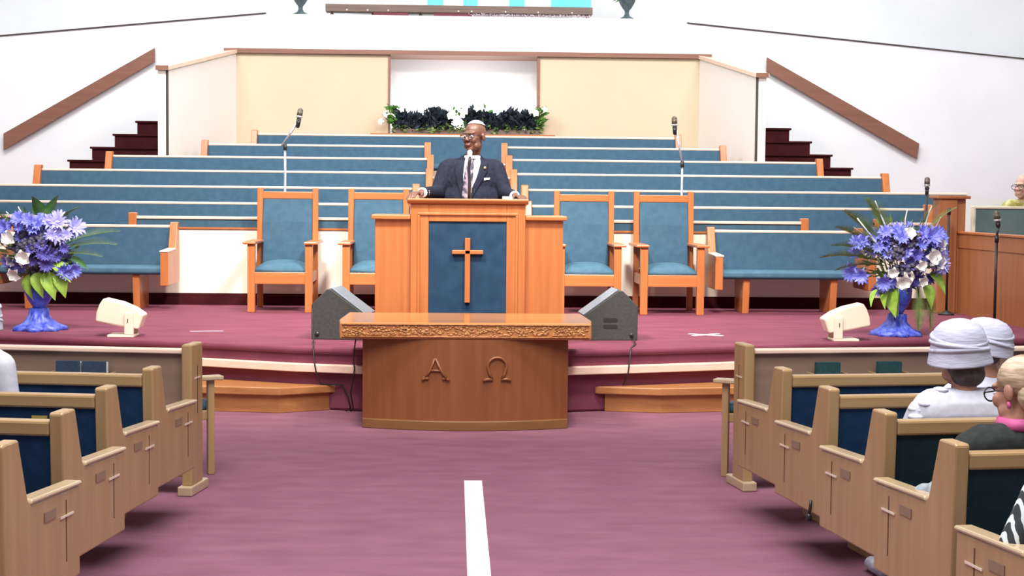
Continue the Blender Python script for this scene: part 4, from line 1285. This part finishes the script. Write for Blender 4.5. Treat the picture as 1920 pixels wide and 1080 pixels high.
# --- the speaker
t = thing('person', 'man in navy suit and glasses speaking at the pulpit microphone', 'person', (0.055, 13.3, SF))
HD = HM((0.022, -0.055, 1.700), -0.62, 0.05, 1.06)
mb = MB()
head_prims(mb, HD)
neck(mb, HD, (0.0, 0.01, 1.50), 0.058)
mb.cap((-0.15, 0.01, 1.44), 0.07, (0.15, 0.01, 1.44), 0.07)
mb.ell((0, 0, 1.28), (0.17, 0.10, 0.22))
mb.ell((0, 0, 1.0), (0.16, 0.11, 0.2))
for s in (-1, 1):
    mb.cap((s * 0.09, 0, 0.9), 0.085, (s * 0.10, -0.01, 0.5), 0.06)
    mb.cap((s * 0.10, -0.01, 0.5), 0.058, (s * 0.11, 0.01, 0.10), 0.042)
    mb.cap((s * 0.11, 0.03, 0.06), 0.04, (s * 0.125, -0.14, 0.045), 0.035)
mb.cap((-0.22, 0.0, 1.42), 0.05, (-0.285, -0.06, 1.22), 0.042)
mb.cap((-0.285, -0.06, 1.22), 0.042, (-0.42, -0.36, 1.215), 0.030)
mb.cap((0.22, 0.0, 1.42), 0.05, (0.285, -0.06, 1.20), 0.042)
mb.cap((0.285, -0.06, 1.20), 0.042, (0.36, -0.36, 1.195), 0.030)
finger_hand(mb, (-0.425, -0.37, 1.215), (-0.2, -0.1, -1), (-0.5, -0.8, -0.05), (0.8, -0.5, 0), 1.05, 0.5, 1)
finger_hand(mb, (0.37, -0.38, 1.19), (0.1, 0, -1), (0.35, -0.9, 0), (0.9, 0.35, 0), 1.05, 0.35, -1)
body = remesh(mb.build('body', M['skin_dark'], t), 0.0052, 3)
eyes(HD, t)
glasses(HD, t, M['black'])
MB().ell((0, -0.0965, -0.0685), (0.023, 0.0125, 0.011), HD, 14, 8).build('lips', M['lips'], t, smooth=True)
mb = MB()
for (c, r) in (((0, 0.024, 0.055), (0.075, 0.096, 0.074)), ((0, 0.065, 0.0), (0.07, 0.062, 0.06))):
    mb.ell(c, r, HD, 20, 12)
bmesh.ops.bisect_plane(mb.b, geom=mb.b.verts[:] + mb.b.edges[:] + mb.b.faces[:], plane_co=HD @ Vector((0, -0.01, 0.093)), plane_no=(HD.to_3x3() @ Vector((0.12, -0.25, -1))).normalized(), clear_outer=True)
mb.build('cropped_hair', M['hair_grey'], t, smooth=True)
mb = MB()
mb.ell((0, 0.0, 1.32), (0.235, 0.135, 0.21))
mb.ell((0, -0.015, 1.12), (0.25, 0.145, 0.27))
mb.ell((0, 0.0, 0.92), (0.20, 0.14, 0.2))
mb.cap((-0.185, 0.01, 1.435), 0.078, (0.185, 0.01, 1.435), 0.078)
mb.ell((0, 0.025, 1.475), (0.13, 0.085, 0.075))
for s in (-1, 1):
    hand = (-0.40, -0.335, 1.215) if s < 0 else (0.35, -0.335, 1.195)
    el = (s * 0.29, -0.06, 1.215)
    mb.cap((s * 0.21, 0.005, 1.42), 0.080, el, 0.064)
    mb.cap(el, 0.064, hand, 0.048)
jacket = remesh(mb.build('jacket', M['navy_suit'], t), 0.011, 4)
sh = patch(jacket, [(-0.045, 1.555), (-0.062, 1.47), (-0.075, 1.35), (-0.062, 1.15)], [(0.068, 1.545), (0.078, 1.47), (0.045, 1.35), (-0.045, 1.15)], 0.004, M['shirt_white'], 'shirt_front', t)
MB().lathe([(0.066, 0), (0.072, 0.008), (0.067, 0.03), (0.060, 0.03), (0.060, 0)], (0.006, -0.016, 1.505), 24).build('shirt_collar', M['shirt_white'], t, smooth=True)
patch(jacket, [(-0.022, 1.535), (-0.036, 1.50), (-0.066, 1.36), (-0.085, 1.15)], [(0.026, 1.535), (0.022, 1.50), (0.012, 1.36), (-0.008, 1.13)], 0.014, M['tie'], 'necktie', t, 14, 4, 0.008)
for (l, r) in (([(-0.055, 1.55), (-0.125, 1.49), (-0.150, 1.40), (-0.075, 1.12)], [(-0.045, 1.55), (-0.06, 1.48), (-0.073, 1.36), (-0.062, 1.12)]),
               ([(0.065, 1.545), (0.078, 1.48), (0.047, 1.36), (-0.045, 1.12)], [(0.075, 1.545), (0.145, 1.48), (0.135, 1.39), (-0.03, 1.12)])):
    patch(jacket, l, r, 0.009, M['navy_suit'], 'lapel', t, 14, 4, 0.006)
patch(jacket, [(0.105, 1.345), (0.105, 1.322)], [(0.155, 1.348), (0.155, 1.328)], 0.008, M['shirt_white'], 'pocket_square', t, 3, 3)
MB().ell((0.112, -0.118, 1.43), (0.012, 0.006, 0.012), None, 10, 6).build('lapel_pin', M['gold'], t, smooth=True)
for (p, q) in (((-0.385, -0.315, 1.215), (-0.418, -0.362, 1.215)), ((0.34, -0.31, 1.195), (0.362, -0.365, 1.193))):
    MB().tube([p, q], 0.043, 14).build('shirt_cuff', M['shirt_white'], t, smooth=True)
mb = MB()
for s in (-1, 1):
    mb.cap((s * 0.09, 0, 0.9), 0.10, (s * 0.10, -0.005, 0.5), 0.078)
    mb.cap((s * 0.10, -0.005, 0.5), 0.078, (s * 0.11, 0.01, 0.08), 0.065)
mb.cap((-0.08, 0, 0.93), 0.11, (0.08, 0, 0.93), 0.11)
remesh(mb.build('trousers', M['navy_suit'], t), 0.014, 3)
for s in (-1, 1):
    MB().cap((s * 0.11, 0.05, 0.046), 0.044, (s * 0.13, -0.17, 0.044), 0.042).build('shoe', M['black'], t, smooth=True)


def seated(label, loc, seat, skin, dress, H, shoulder_z, hw=0.19, neck_base=None, foot=None, elbow=None, lean=0.0, rz=0.0, torso_r=0.12, sleeves=None, shoe=None, knee=0.40):
    """seated figure looking to local +Y (towards the stage); z measured from the floor, H = head matrix"""
    if rz == 0.0 and loc[2] < 0.1:
        rz = FAN if loc[0] > 0 else -FAN
    t = thing('person', label, 'person', loc, rz)
    mb = MB()
    head_prims(mb, H)
    nb = neck_base or (0, 0.0, shoulder_z + 0.03)
    neck(mb, H, nb, 0.05)
    hip = Vector((0, 0.0, seat + 0.10))
    mb.cap((-hw + 0.06, -0.01 + lean, shoulder_z - 0.03), 0.055, (hw - 0.06, -0.01 + lean, shoulder_z - 0.03), 0.055)
    mb.ell((0, lean * 0.5, (shoulder_z + seat) / 2), (hw - 0.04, torso_r - 0.02, (shoulder_z - seat) / 2))
    ft = foot or [(-0.1, knee + 0.06, 0.0), (0.1, knee + 0.06, 0.0)]
    hands = []
    for k, s in enumerate((-1, 1)):
        kn = Vector((s * 0.095, knee, seat + 0.06))
        mb.cap((s * 0.09, 0.03, seat + 0.08), 0.08, kn, 0.055)
        an = Vector(ft[k]) + Vector((0, 0, 0.09))
        mb.cap(kn, 0.052, an, 0.036)
        mb.cap(an + Vector((0, -0.02, -0.05)), 0.035, an + Vector((0, 0.13, -0.06)), 0.026)
        el = Vector(elbow[k]) if elbow else Vector((s * (hw + 0.02), 0.06, seat + 0.22))
        wr = Vector((s * 0.10, 0.26, seat + 0.17))
        mb.cap((s * (hw - 0.025), lean, shoulder_z - 0.055), 0.042, el, 0.036)
        mb.cap(el, 0.038, wr, 0.027)
        finger_hand(mb, wr, (0, 0.1, -1), (-s * 0.4, 0.9, -0.1), (0.9, s * 0.4, 0), 0.95, 0.45, -s)
        hands.append((el, wr))
    b = remesh(mb.build('body', skin, t), 0.0065, 3)
    mb = MB()
    mb.cap((-hw + 0.07, -0.01 + lean, shoulder_z - 0.045), 0.086, (hw - 0.07, -0.01 + lean, shoulder_z - 0.045), 0.086)
    mb.ell((0, lean * 0.5, (shoulder_z + seat) / 2 - 0.01), (hw, torso_r, (shoulder_z - seat) / 2 + 0.06))
    mb.ell((0, lean * 0.8, shoulder_z + 0.005), (0.10, 0.07, 0.05))
    for k, s in enumerate((-1, 1)):
        el, wr = hands[k]
        mb.cap((s * (hw - 0.02), lean, shoulder_z - 0.055), 0.068, el, 0.055)
        mb.cap(el, 0.055, el.lerp(wr, 0.85), 0.042)
        mb.cap((s * 0.09, 0.03, seat + 0.085), 0.10, (s * 0.095, knee + 0.01, seat + 0.065), 0.07)
        mb.cap((s * 0.095, knee + 0.01, seat + 0.06), 0.068, (s * 0.095, knee + 0.02, 0.30), 0.07)
    g = remesh(mb.build('dress', dress, t), 0.012, 4)
    for k in range(2):
        an = Vector(ft[k]) + Vector((0, 0, 0.045))
        MB().cap(an + Vector((0, -0.03, 0)), 0.042, an + Vector((0, 0.14, -0.008)), 0.034).build('shoe', shoe or M['black'], t, smooth=True)
    return t, b, g


def hat(parent, H, name, R, h, brim, mat, tilt=0.0, band=None):
    mt = H @ Matrix.Rotation(tilt, 4, 'X')
    prof = [(R + brim, -0.045), (R + brim - 0.002, -0.038), (R + 0.010, 0.0), (R + 0.004, 0.035), (R * 0.985, h * 0.45), (R * 0.87, h * 0.70), (R * 0.65, h * 0.88), (R * 0.33, h * 0.98), (0.01, h)]
    mb = MB().lathe(prof, (0, 0, 0), 40, lambda a, z: 0.02 * math.sin(3 * a) if z < 0 else 0.012 * math.sin(5 * a + z * 60), mt)
    o = mb.build(name, mat, parent, smooth=True)
    for z, e in ((0.010, 0.004), (0.034, 0.001), (0.058, -0.004)):
        mb = MB()
        mb.tube([mt @ Vector(((R + e) * math.cos(a), (R + e) * math.sin(a), z + 0.018 * math.sin(a + z * 50))) for a in [2 * PI * k / 36 for k in range(37)]], 0.010, 6)
        mb.build('hat_fold', mat, o, smooth=True)
    return o


LOOKF = PI                                           # head turned to face +Y
# woman in the white cape and hat
H = HM((0.0, 0.035, 1.035), LOOKF + 0.15, 0.12, 0.95)
t, b, g = seated('woman in white hat and white cape, seated in the right pews', (2.03, 6.31, 0), 0.455, M['skin_mid'], M['white_knit_shaded'], H, 0.86, 0.20,
                 foot=[(-0.13, 0.44, 0.0), (0.12, 0.36, 0.0)], shoe=M['white_straw_shaded'], knee=0.34, torso_r=0.115)
hat(t, HM((-0.005, 0.04, 1.055), LOOKF + 0.15, -0.05, 1.0, 0.10), 'hat', 0.113, 0.14, 0.022, M['white_straw_shaded'])
mb = MB()
for (c, r) in (((0, 0.03, -0.02), (0.086, 0.082, 0.09)), ((0.0, 0.045, -0.075), (0.080, 0.065, 0.062))):
    mb.ell(c, r, H, 16, 10)
remesh(mb.build('hair', M['hair_dark'], t), 0.008, 1)
mb = MB()
mb.cap((-0.125, -0.005, 0.805), 0.108, (0.125, -0.005, 0.805), 0.108)
mb.ell((0, 0.0, 0.865), (0.115, 0.085, 0.05))
cp = remesh(mb.build('cape', M['white_knit_shaded'], t), 0.011, 3)
bm_ = bmesh.new()
bm_.from_mesh(cp.data)
bmesh.ops.bisect_plane(bm_, geom=bm_.verts[:] + bm_.edges[:] + bm_.faces[:], plane_co=(0, 0, 0.775), plane_no=(0, 0, -1), clear_outer=True)
bm_.to_mesh(cp.data)
bm_.free()
mb = MB()
for k in range(9):
    a = k / 8
    mb.ell((-0.115 - 0.115 * a, -0.02 + 0.02 * math.sin(k * 2.1), 0.905 - 0.10 * a + 0.008 * math.sin(k * 2.9)), (0.032, 0.040, 0.014), None, 10, 6)
mb.build('ruffle', M['white_knit_shaded'], t, smooth=True)

# second white hat, one pew ahead
H = HM((0.0, 0.03, 1.005), LOOKF - 0.5, 0.15, 0.92)
t, b, g = seated('woman in white rounded hat one pew ahead of the woman in the white cape', (2.41, 7.10, 0), 0.455, M['skin_mid'], M['white_knit_shaded'], H, 0.83, 0.19, knee=0.34, torso_r=0.11)
hat(t, HM((0.0, 0.035, 1.015), LOOKF - 0.5, 0.0, 0.96, -0.15), 'hat', 0.122, 0.13, 0.016, M['white_straw_shaded'])
mb = MB()
mb.ell((0, 0.03, -0.03), (0.076, 0.078, 0.08), H)
mb.build('hair', M['hair_dark'], t, smooth=True)

# woman with swept ash-blond hair, glasses, black dress
H = HM((0.02, 0.02, 0.995), LOOKF + 0.38, 0.22, 1.0)
t, b, g = seated('woman with ash-blond hair, glasses and black dress, seated at the right edge', (1.975, 5.56, 0), 0.455, M['skin_mid'], M['black_dress'], H, 0.835, 0.20, knee=0.34, torso_r=0.12)
mb = MB()
mb.ell((0, 0.03, 0.04), (0.084, 0.104, 0.086), H, 20, 12)
mb.ell((0, 0.07, -0.03), (0.075, 0.062, 0.075), H, 16, 10)
bmesh.ops.bisect_plane(mb.b, geom=mb.b.verts[:] + mb.b.edges[:] + mb.b.faces[:], plane_co=H @ Vector((0, -0.052, 0.03)), plane_no=(H.to_3x3() @ Vector((0, -1, -0.28))).normalized(), clear_outer=True)
mb.build('swept_hair', M['hair_blond'], t, smooth=True)
glasses(H, t, M['black'], 0.03)
eyes(H, t)
mb = MB()
for s in (-1, 1):
    mb.ell((s * 0.084, 0.012, -0.055), (0.008, 0.008, 0.014), H, 8, 6)
mb.build('earring', M['pink'], t, smooth=True)
MB().lathe([(0.066, 0), (0.078, 0.015), (0.07, 0.05), (0.06, 0.05)], (0.005, 0.0, 0.845), 20, lambda a, z: 0.06 * math.sin(5 * a)).build('scarf', M['pink'], t, smooth=True)

# person in the printed dress, only an arm in view
H = HM((0.0, 0.02, 1.08), LOOKF, 0.1, 1.0)
t, b, g = seated('person in black and white printed clothing at the lower right corner', (1.99, 4.80, 0), 0.455, M['skin_mid'], M['print'], H, 0.90, 0.20, knee=0.33,
                 elbow=[(-0.31, 0.0, 0.60), (0.24, 0.08, 0.66)])
mb = MB()
mb.ell((0, 0.025, 0.02), (0.088, 0.106, 0.1), H, 16, 10)
bmesh.ops.bisect_plane(mb.b, geom=mb.b.verts[:] + mb.b.edges[:] + mb.b.faces[:], plane_co=H @ Vector((0, -0.04, 0.04)), plane_no=(H.to_3x3() @ Vector((0, -1, -0.3))).normalized(), clear_outer=True)
mb.build('hair', M['hair_dark'], t, smooth=True)

# woman in white at the left edge
H = HM((0.03, 0.03, 1.10), LOOKF - 0.2, 0.12, 0.97)
t, b, g = seated('person in white hat and white draped top, cut by the left edge', (-2.285, 7.02, 0), 0.455, M['skin_mid'], M['white_knit_shaded'], H, 0.955, 0.185, knee=0.34, torso_r=0.115,
                 elbow=[(-0.22, 0.05, 0.66), (0.205, 0.0, 0.69)])
hat(t, HM((0.03, 0.03, 1.105), LOOKF, 0.05, 1.0), 'hat', 0.112, 0.14, 0.016, M['white_straw_shaded'])
mb = MB()
mb.ell((0, 0.03, -0.03), (0.08, 0.08, 0.085), H)
mb.build('hair', M['hair_dark'], t, smooth=True)

# coat on the pew beside the aisle
mb = MB()
mb.ell((1.70, 6.33, 0.50), (0.055, 0.06, 0.07)).ell((1.68, 6.36, 0.57), (0.03, 0.035, 0.06)).ell((1.678, 6.31, 0.615), (0.026, 0.035, 0.05)).ell((1.74, 6.3, 0.48), (0.05, 0.07, 0.05))
o = remesh(mb.build('coat', M['coat']), 0.01, 2)
tag(o, 'pale mint folded cloth on the pew seat left of the white-caped woman', 'cloth')

# musician behind the organ
H = HM((-0.02, -0.03, 1.355), -0.9, 0.05, 1.12)
t, b, g = seated('bald man in glasses and olive print shirt sitting behind the organ', (6.30, 17.17, SF), 0.50, M['skin_light'], M['olive'], H, 1.17, 0.21, knee=-0.36,
                 elbow=[(-0.25, -0.06, 0.75), (0.25, -0.06, 0.75)])
glasses(H, t, M['black'], 0.03)
eyes(H, t)
ob = [o for o in bpy.data.objects if o.name == 'organ_bench'][0]
MB().box(-0.45, 0.45, -0.2, 0.18, 0.43, 0.47).build('seat', M['organ_wood'], ob, bevel=0.006)
for s in (-1, 1):
    MB().box(*sorted((s * 0.42, s * 0.37)), -0.18, 0.16, 0, 0.43).build('leg', M['organ_wood'], ob, bevel=0.005)
